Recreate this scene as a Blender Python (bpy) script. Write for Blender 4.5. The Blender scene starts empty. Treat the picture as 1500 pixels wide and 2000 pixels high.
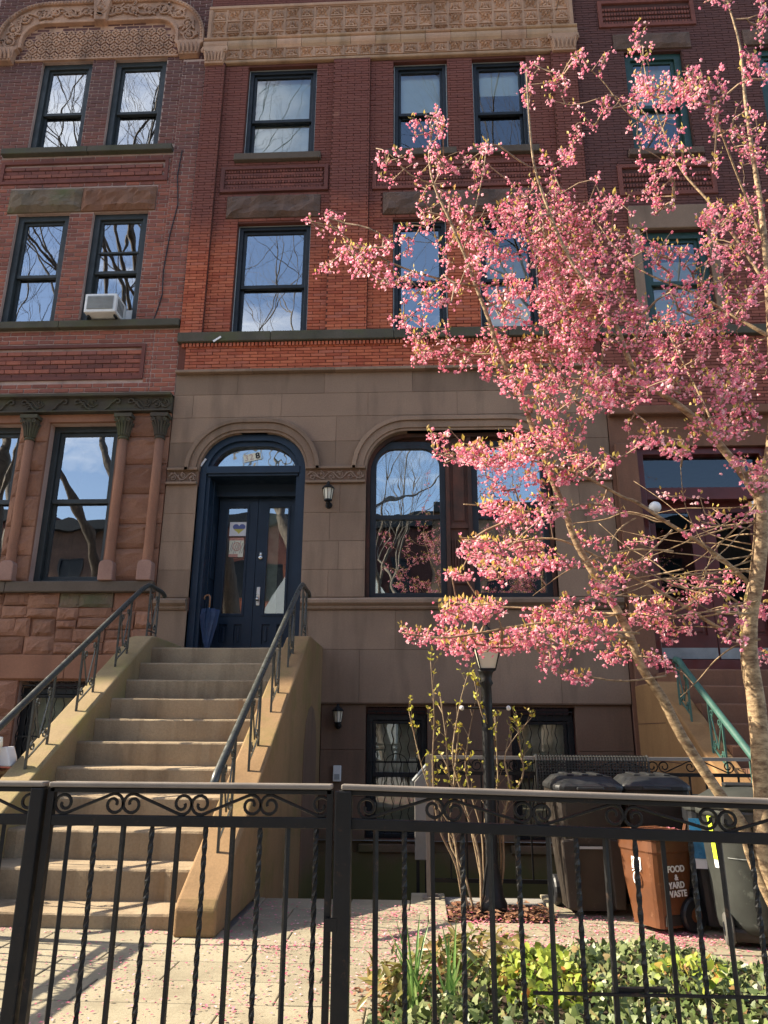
import bpy, bmesh, math, random
from mathutils import Vector, Matrix, noise as mnoise
import numpy as np

S = bpy.context.scene
COL = S.collection
rnd = random.Random(7)
PI = math.pi
R_ = math.radians

# ------------------------------------------------------------------ camera
CAM_Y, EYE = -8.8, 1.10
YAW, PITCH, ROLL, FPX = R_(2.87), R_(16.73), R_(0.37), 1440.0
fw = Vector((-math.sin(YAW) * math.cos(PITCH), math.cos(YAW) * math.cos(PITCH), math.sin(PITCH)))
rt = fw.cross(Vector((0, 0, 1))).normalized()
up = rt.cross(fw)
rt2 = math.cos(ROLL) * rt + math.sin(ROLL) * up
up2 = -math.sin(ROLL) * rt + math.cos(ROLL) * up
cd = bpy.data.cameras.new('camera')
cam = bpy.data.objects.new('camera', cd)
COL.objects.link(cam)
cam.matrix_world = Matrix(((rt2.x, up2.x, -fw.x, 0), (rt2.y, up2.y, -fw.y, CAM_Y),
                           (rt2.z, up2.z, -fw.z, EYE), (0, 0, 0, 1)))
cd.sensor_fit = 'HORIZONTAL'
cd.sensor_width = 36
cd.lens = 36 * FPX / 1500
cd.clip_start = 0.05
cd.clip_end = 900
S.camera = cam

# ------------------------------------------------------------------ sky, sun, exposure
SUN_EL, SUN_BACK = R_(37), R_(5.7)          # low sun from the left, a little behind the house row
sd = Vector((-math.cos(SUN_BACK) * math.cos(SUN_EL), math.sin(SUN_BACK) * math.cos(SUN_EL), math.sin(SUN_EL)))
world = bpy.data.worlds.new('World')
S.world = world
world.use_nodes = True
nt = world.node_tree
nt.nodes.clear()
wo = nt.nodes.new('ShaderNodeOutputWorld')
bg = nt.nodes.new('ShaderNodeBackground')
sky = nt.nodes.new('ShaderNodeTexSky')
sky.sky_type = 'NISHITA'
sky.sun_disc = False
sky.sun_elevation = SUN_EL
sky.sun_rotation = math.atan2(sd.x, sd.y)
sky.altitude = 20
sky.air_density = 1.0
sky.dust_density = 1.6
sky.ozone_density = 1.5
tc = nt.nodes.new('ShaderNodeTexCoord')
mp = nt.nodes.new('ShaderNodeMapping')
mp.inputs['Scale'].default_value = (1.3, 2.6, 4.0)
mp.inputs['Location'].default_value = (3.7, 1.2, .4)
cl = nt.nodes.new('ShaderNodeTexNoise')
cl.inputs['Scale'].default_value = 1.7
cl.inputs['Detail'].default_value = 9
cl.inputs['Roughness'].default_value = 0.62
rp = nt.nodes.new('ShaderNodeValToRGB')
rp.color_ramp.elements[0].position = 0.53
rp.color_ramp.elements[1].position = 0.78
rp.color_ramp.elements[0].color = (0, 0, 0, 1)
rp.color_ramp.elements[1].color = (0.85, 0.85, 0.85, 1)
mx = nt.nodes.new('ShaderNodeMixRGB')
mx.inputs['Color2'].default_value = (9.0, 8.7, 8.2, 1)
bg.inputs['Strength'].default_value = 0.125
L = nt.links.new
L(tc.outputs['Generated'], mp.inputs['Vector'])
L(mp.outputs['Vector'], cl.inputs['Vector'])
L(cl.outputs['Fac'], rp.inputs['Fac'])
L(rp.outputs['Color'], mx.inputs['Fac'])
L(sky.outputs['Color'], mx.inputs['Color1'])
L(mx.outputs['Color'], bg.inputs['Color'])
L(bg.outputs['Background'], wo.inputs['Surface'])

sl = bpy.data.lights.new('sun', 'SUN')
sl.energy = 4.9
sl.angle = R_(0.55)
sl.color = (1.0, 0.88, 0.69)
sun = bpy.data.objects.new('sun', sl)
COL.objects.link(sun)
sun.location = sd * 60
sun.rotation_euler = sd.to_track_quat('Z', 'Y').to_euler()

vs = S.view_settings
vs.view_transform = 'Standard'
vs.look = 'None'
vs.exposure = 1.6
vs.gamma = 1
vs.use_curve_mapping = False
S.render.engine = 'CYCLES'
S.cycles.use_denoising = True
S.cycles.max_bounces = 8
S.cycles.transparent_max_bounces = 16
S.cycles.caustics_reflective = False
S.cycles.caustics_refractive = False

# ------------------------------------------------------------------ helpers: objects
def link(o, parent=None):
    COL.objects.link(o)
    if parent is not None:
        o.parent = parent
        o.matrix_parent_inverse = PINV.get(parent.name, Matrix.Identity(4))
    return o

PINV = {}

def thing(name, label, cat, loc=(0, 0, 0), group=None):
    o = bpy.data.objects.new(name, None)
    o.empty_display_size = 0.2
    COL.objects.link(o)
    o.location = loc
    PINV[o.name] = Matrix.Translation(-Vector(loc))
    return tag(o, label, cat, group)

def tag(o, label=None, cat=None, group=None, kind=None):
    if label: o['label'] = label
    if cat: o['category'] = cat
    if group: o['group'] = group
    if kind: o['kind'] = kind
    return o

def dup(o, parent=None, loc=None, rotz=None):
    c = o.copy()
    COL.objects.link(c)
    if parent is not None:
        c.parent = parent
        c.matrix_parent_inverse = Matrix.Identity(4)
    if loc is not None: c.location = loc
    if rotz is not None: c.rotation_euler = (0, 0, rotz)
    for ch in list(o.children):
        d = dup(ch, c)
        d.matrix_parent_inverse = ch.matrix_parent_inverse.copy()
    return c

class MB:
    def __init__(s):
        s.v, s.f, s.m, s.t = [], [], [], []
        s.tint = 0.0
    def add(s, vs_, fs, mi=0):
        b = len(s.v)
        s.v += [tuple(p) for p in vs_]
        s.t += [s.tint] * len(vs_)
        s.f += [tuple(i + b for i in f) for f in fs]
        s.m += [mi] * len(fs)
    def box(s, x0, x1, y0, y1, z0, z1, mi=0):
        s.add([(x0, y0, z0), (x1, y0, z0), (x1, y1, z0), (x0, y1, z0), (x0, y0, z1), (x1, y0, z1), (x1, y1, z1), (x0, y1, z1)],
              [(0, 3, 2, 1), (4, 5, 6, 7), (0, 1, 5, 4), (1, 2, 6, 5), (2, 3, 7, 6), (3, 0, 4, 7)], mi)
        return s
    def obox(s, c, ax, ay, az, mi=0):
        c, ax, ay, az = map(Vector, (c, ax, ay, az))
        s.add([c - ax - ay - az, c + ax - ay - az, c + ax + ay - az, c - ax + ay - az, c - ax - ay + az, c + ax - ay + az, c + ax + ay + az, c - ax + ay + az],
              [(0, 3, 2, 1), (4, 5, 6, 7), (0, 1, 5, 4), (1, 2, 6, 5), (2, 3, 7, 6), (3, 0, 4, 7)], mi)
        return s
    def prism(s, poly, a0, a1, axis='y', mi=0):
        # polygon in the two other axes, extruded along axis
        n = len(poly)
        def P(p, a):
            if axis == 'y': return (p[0], a, p[1])
            if axis == 'x': return (a, p[0], p[1])
            return (p[0], p[1], a)
        vs_ = [P(p, a0) for p in poly] + [P(p, a1) for p in poly]
        fs = [tuple(range(n)), tuple(range(2 * n - 1, n - 1, -1))]
        fs += [(i, i + n, (i + 1) % n + n, (i + 1) % n) for i in range(n)]
        s.add(vs_, fs, mi)
        return s
    def ring(s, outer, inner, y0, y1, closed=True, mi=0):
        # two outlines with the same number of points (x,z): a frame from y0 (front) to y1 (back)
        n = len(outer)
        vs_ = [(p[0], y0, p[1]) for p in outer] + [(p[0], y0, p[1]) for p in inner] + [(p[0], y1, p[1]) for p in outer] + [(p[0], y1, p[1]) for p in inner]
        fs = []
        for i in range(n if closed else n - 1):
            j = (i + 1) % n
            fs += [(i, j, n + j, n + i), (2 * n + j, 2 * n + i, 3 * n + i, 3 * n + j), (j, i, 2 * n + i, 2 * n + j), (n + i, n + j, 3 * n + j, 3 * n + i)]
        if not closed:
            fs += [(0, n, 3 * n, 2 * n), (n - 1, 3 * n - 1, 4 * n - 1, 2 * n - 1)]
        s.add(vs_, fs, mi)
        return s
    def tube(s, path, rad, n=6, mi=0, caps=True, flat=None):
        path = [Vector(p) for p in path]
        k = len(path)
        if not hasattr(rad, '__len__'): rad = [rad] * k
        vs_, fs = [], []
        prev = None
        for i, p in enumerate(path):
            d = (path[min(i + 1, k - 1)] - path[max(i - 1, 0)])
            if d.length < 1e-9: d = Vector((0, 0, 1))
            d.normalize()
            if prev is None:
                a = Vector((0, 1, 0)) if abs(d.y) < 0.9 else Vector((1, 0, 0))
                u = (a - d * a.dot(d)).normalized()
            else:
                u = prev - d * prev.dot(d)
                u = u.normalized() if u.length > 1e-6 else d.orthogonal().normalized()
            prev = u
            w = d.cross(u)
            for q in range(n):
                an = 2 * PI * q / n + (PI / 4 if n == 4 else 0)
                su, sw = (flat if flat else (1, 1))
                vs_.append(p + u * (math.cos(an) * rad[i] * su) + w * (math.sin(an) * rad[i] * sw))
        for i in range(k - 1):
            for q in range(n):
                r2 = (q + 1) % n
                fs.append((i * n + q, i * n + r2, (i + 1) * n + r2, (i + 1) * n + q))
        if caps:
            fs.append(tuple(range(n - 1, -1, -1)))
            fs.append(tuple(range((k - 1) * n, k * n)))
        s.add(vs_, fs, mi)
        return s
    def lathe(s, prof, c=(0, 0, 0), n=16, mi=0, axis='z', sq=None):
        vs_, fs = [], []
        for r, h in prof:
            for q in range(n):
                a = 2 * PI * q / n
                x, y = r * math.cos(a), r * math.sin(a)
                if axis == 'z': p = (x, y, h)
                elif axis == 'x': p = (h, x, y)
                else: p = (x, h, y)
                vs_.append((p[0] + c[0], p[1] + c[1], p[2] + c[2]))
        k = len(prof)
        for i in range(k - 1):
            for q in range(n):
                r2 = (q + 1) % n
                fs.append((i * n + q, i * n + r2, (i + 1) * n + r2, (i + 1) * n + q))
        fs.append(tuple(range(n - 1, -1, -1)))
        fs.append(tuple(range((k - 1) * n, k * n)))
        s.add(vs_, fs, mi)
        return s
    def blob(s, c, rx, ry, rz, n=8, m=5, mi=0):
        prof = [(max(1e-4, math.sin(PI * i / m)), -math.cos(PI * i / m)) for i in range(m + 1)]
        b = len(s.v)
        s.lathe(prof, (0, 0, 0), n, mi)
        for i in range(b, len(s.v)):
            p = s.v[i]
            s.v[i] = (c[0] + p[0] * rx, c[1] + p[1] * ry, c[2] + p[2] * rz)
        return s
    def mesh(s, name, mats, smooth=False, tint=False):
        me = bpy.data.meshes.new(name)
        me.from_pydata(s.v, [], s.f)
        for m_ in (mats if isinstance(mats, (list, tuple)) else [mats]):
            me.materials.append(m_)
        if any(s.m):
            me.polygons.foreach_set('material_index', s.m)
        if smooth:
            me.polygons.foreach_set('use_smooth', [True] * len(me.polygons))
        if tint:
            at_ = me.attributes.new('tint', 'FLOAT', 'POINT')
            at_.data.foreach_set('value', s.t)
        me.update()
        return me
    def build(s, name, mats, parent=None, smooth=False, bevel=0, seg=2, tint=False, fix=True):
        me = s.mesh(name, mats, smooth, tint)
        if fix and len(s.f) < 60000:
            bm = bmesh.new(); bm.from_mesh(me)
            bmesh.ops.recalc_face_normals(bm, faces=bm.faces[:])
            bm.to_mesh(me); bm.free()
        o = bpy.data.objects.new(name, me)
        link(o, parent)
        if bevel:
            b = o.modifiers.new('bevel', 'BEVEL')
            b.width = bevel; b.segments = seg; b.limit_method = 'ANGLE'; b.angle_limit = R_(40)
            b.harden_normals = False
        return o

def box(name, x0, x1, y0, y1, z0, z1, mat, parent=None, bevel=0):
    return MB().box(x0, x1, y0, y1, z0, z1).build(name, mat, parent, bevel=bevel)

def structure(o):
    o['kind'] = 'structure'
    return o

# ------------------------------------------------------------------ helpers: pixels measured in the photograph -> places
def ray(px, py):
    return fw + rt2 * ((px - 750) / FPX) - up2 * ((py - 1000) / FPX)
def at(px, py, Y=None, Z=None):
    d = ray(px, py)
    t = (Y - CAM_Y) / d.y if Y is not None else (Z - EYE) / d.z
    return Vector((0, CAM_Y, EYE)) + d * t

# ------------------------------------------------------------------ materials
def nodes(name):
    m = bpy.data.materials.new(name)
    m.use_nodes = True
    n = m.node_tree
    for x in list(n.nodes): n.nodes.remove(x)
    out = n.nodes.new('ShaderNodeOutputMaterial')
    b = n.nodes.new('ShaderNodeBsdfPrincipled')
    n.links.new(b.outputs[0], out.inputs[0])
    return m, n, b, out

def nz(n, scale, detail=5, rough=.55, stretch=None, coord='pos', off=0):
    if coord == 'pos':
        g = n.nodes.new('ShaderNodeNewGeometry'); src = g.outputs['Position']
    else:
        g = n.nodes.new('ShaderNodeTexCoord'); src = g.outputs['Object']
    mp_ = n.nodes.new('ShaderNodeMapping')
    if stretch: mp_.inputs['Scale'].default_value = stretch
    mp_.inputs['Location'].default_value = (off, off * .7, off * .3)
    n.links.new(src, mp_.inputs['Vector'])
    t = n.nodes.new('ShaderNodeTexNoise')
    t.inputs['Scale'].default_value = scale
    t.inputs['Detail'].default_value = detail
    t.inputs['Roughness'].default_value = rough
    n.links.new(mp_.outputs[0], t.inputs['Vector'])
    return t.outputs['Fac']

def ramp(n, fac, stops):
    r = n.nodes.new('ShaderNodeValToRGB')
    e = r.color_ramp.elements
    while len(e) < len(stops): e.new(0.5)
    for i, (p, c) in enumerate(stops):
        e[i].position = p
        e[i].color = (c, c, c, 1) if not hasattr(c, '__len__') else (*c, 1)
    n.links.new(fac, r.inputs['Fac'])
    return r.outputs['Color']

def mixc(n, fac, a, b, mode='MIX'):
    m = n.nodes.new('ShaderNodeMixRGB')
    m.blend_type = mode
    for s_, v in ((m.inputs['Fac'], fac), (m.inputs['Color1'], a), (m.inputs['Color2'], b)):
        if hasattr(v, 'is_output'): n.links.new(v, s_)
        elif hasattr(v, '__len__'): s_.default_value = (*v, 1)
        else: s_.default_value = v
    return m.outputs['Color']

def bumpn(n, b, h, strength, dist=0.01):
    bp = n.nodes.new('ShaderNodeBump')
    bp.inputs['Strength'].default_value = strength
    bp.inputs['Distance'].default_value = dist
    n.links.new(h, bp.inputs['Height'])
    n.links.new(bp.outputs[0], b.inputs['Normal'])

def rand_tint(n):
    a = n.nodes.new('ShaderNodeAttribute'); a.attribute_name = 'tint'
    o = n.nodes.new('ShaderNodeObjectInfo')
    s_ = n.nodes.new('ShaderNodeMath'); s_.operation = 'ADD'
    n.links.new(a.outputs['Fac'], s_.inputs[0]); n.links.new(o.outputs['Random'], s_.inputs[1])
    f = n.nodes.new('ShaderNodeMath'); f.operation = 'FRACT'
    n.links.new(s_.outputs[0], f.inputs[0])
    return f.outputs[0]

def zmask(n, z0, z1):
    g = n.nodes.new('ShaderNodeNewGeometry')
    sx = n.nodes.new('ShaderNodeSeparateXYZ')
    n.links.new(g.outputs['Position'], sx.inputs[0])
    mr = n.nodes.new('ShaderNodeMapRange')
    mr.inputs['From Min'].default_value = z0
    mr.inputs['From Max'].default_value = z1
    n.links.new(sx.outputs['Z'], mr.inputs['Value'])
    return mr.outputs[0]

def stone(name, c1, c2, scale=1.2, rough=.85, bump=.25, bscale=90, stain=None, stain_amt=.5, tint=.0, moss=None, moss_z=None, grain=.35, bdist=.006):
    m, n, b, out = nodes(name)
    col = mixc(n, ramp(n, nz(n, scale, 6), [(.32, 0.), (.68, 1.)]), c1, c2)
    fine = nz(n, 55, 4, .7)
    col = mixc(n, grain, col, ramp(n, fine, [(.3, .45), (.7, 1.)]), 'MULTIPLY')
    if stain:
        sm = nz(n, 1.0, 6, .6, stretch=(3.2, 3.2, .55), off=3)
        col = mixc(n, mixc(n, 1.0, ramp(n, sm, [(.5, 0.), (.72, 1.)]), (stain_amt,) * 3, 'MULTIPLY'), col, stain)
    if moss:
        a = nz(n, 2.2, 6, .65, off=9)
        if moss_z:
            z = zmask(n, *moss_z)
            ad = n.nodes.new('ShaderNodeMath'); ad.operation = 'ADD'
            n.links.new(a, ad.inputs[0]); n.links.new(z, ad.inputs[1])
            fac = ramp(n, ad.outputs[0], [(.62, 0.), (1.0, .85)])
        else:
            fac = ramp(n, a, [(.5, 0.), (.7, .8)])
        col = mixc(n, fac, col, moss)
    if tint:
        rt_ = rand_tint(n)
        col = mixc(n, 1.0, col, ramp(n, rt_, [(0., 1 - tint), (1., 1.)]), 'MULTIPLY')
    n.links.new(col, b.inputs['Base Color'])
    b.inputs['Roughness'].default_value = rough
    b.inputs['Specular IOR Level'].default_value = .25
    if bump: bumpn(n, b, nz(n, bscale, 5, .65), bump, bdist)
    return m

def brickmat(name, stops, soot=(.05, .035, .035), soot_z=None, soot_amt=.5, pale=None):
    m, n, b, out = nodes(name)
    col = ramp(n, rand_tint(n), stops)
    col = mixc(n, .45, col, ramp(n, nz(n, 14, 5, .65), [(.3, .55), (.7, 1.05)]), 'MULTIPLY')
    patch = nz(n, .8, 5, .6, stretch=(1, 1, .7), off=2)
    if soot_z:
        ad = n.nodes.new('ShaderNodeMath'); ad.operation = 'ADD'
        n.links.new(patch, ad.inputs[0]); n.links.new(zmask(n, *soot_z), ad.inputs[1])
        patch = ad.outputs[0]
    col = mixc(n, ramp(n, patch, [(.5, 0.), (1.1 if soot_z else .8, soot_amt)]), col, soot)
    if pale:
        col = mixc(n, ramp(n, nz(n, 3.0, 6, .7, off=5), [(.66, 0.), (.78, .35)]), col, pale)
    n.links.new(col, b.inputs['Base Color'])
    b.inputs['Roughness'].default_value = .88
    b.inputs['Specular IOR Level'].default_value = .2
    bumpn(n, b, nz(n, 70, 5, .7), .35, .004)
    return m

def paint(name, c, rough=.45, spec=.5, var=.25, metal=0., bump=.05, bscale=30, scale=4, chip=None):
    m, n, b, out = nodes(name)
    d = tuple(x * (1 - var) for x in c)
    col = mixc(n, ramp(n, nz(n, scale, 6, .65), [(.35, 0.), (.65, 1.)]), c, d)
    if chip:
        col = mixc(n, ramp(n, nz(n, 11, 7, .75, off=4), [(.60, 0.), (.68, .8)]), col, chip)
    n.links.new(col, b.inputs['Base Color'])
    rr = ramp(n, nz(n, scale * 2.5, 4), [(.3, max(0, rough - .12)), (.7, min(1, rough + .15))])
    n.links.new(rr, b.inputs['Roughness'])
    b.inputs['Specular IOR Level'].default_value = spec
    b.inputs['Metallic'].default_value = metal
    if bump: bumpn(n, b, nz(n, bscale, 4), bump, .004)
    return m

def leafmat(name, stops, trans=.35, rough=.5):
    m, n, b, out = nodes(name)
    col = ramp(n, rand_tint(n), stops)
    n.links.new(col, b.inputs['Base Color'])
    b.inputs['Roughness'].default_value = rough
    b.inputs['Specular IOR Level'].default_value = .35
    t = n.nodes.new('ShaderNodeBsdfTranslucent')
    n.links.new(col, t.inputs['Color'])
    ms = n.nodes.new('ShaderNodeMixShader')
    ms.inputs[0].default_value = trans
    n.links.new(b.outputs[0], ms.inputs[1]); n.links.new(t.outputs[0], ms.inputs[2])
    n.links.new(ms.outputs[0], out.inputs[0])
    return m

def glassmat(name, refl=.30, tintc=(.75, .85, .82), wav=.02, wscale=2.2):
    m, n, b, out = nodes(name)
    n.nodes.remove(b)
    g = n.nodes.new('ShaderNodeBsdfGlossy'); g.inputs['Roughness'].default_value = 0.0
    g.inputs['Color'].default_value = (.92, .96, 1, 1)
    t = n.nodes.new('ShaderNodeBsdfTransparent'); t.inputs['Color'].default_value = (*tintc, 1)
    fr = n.nodes.new('ShaderNodeFresnel'); fr.inputs['IOR'].default_value = 1.5
    ad = n.nodes.new('ShaderNodeMath'); ad.operation = 'ADD'; ad.inputs[1].default_value = refl - .04
    n.links.new(fr.outputs[0], ad.inputs[0])
    ms = n.nodes.new('ShaderNodeMixShader')
    n.links.new(ad.outputs[0], ms.inputs[0])
    n.links.new(t.outputs[0], ms.inputs[1]); n.links.new(g.outputs[0], ms.inputs[2])
    bp = n.nodes.new('ShaderNodeBump'); bp.inputs['Strength'].default_value = wav; bp.inputs['Distance'].default_value = .2
    n.links.new(nz(n, wscale, 1, .4), bp.inputs['Height'])
    n.links.new(bp.outputs[0], g.inputs['Normal'])
    n.links.new(ms.outputs[0], out.inputs[0])
    return m

def barkmat(name, c1, c2, bands=False):
    m, n, b, out = nodes(name)
    f = nz(n, 16, 7, .7, stretch=(1, 1, 2.4) if bands else (1, 1, .3))
    col = mixc(n, ramp(n, f, [(.36, 0.), (.62, 1.)]), c1, c2)
    col = mixc(n, .5, col, ramp(n, nz(n, 4, 5, .6), [(.3, .55), (.7, 1.1)]), 'MULTIPLY')
    n.links.new(col, b.inputs['Base Color'])
    b.inputs['Roughness'].default_value = .75
    b.inputs['Specular IOR Level'].default_value = .3
    bumpn(n, b, f, .7, .012)
    return m

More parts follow.
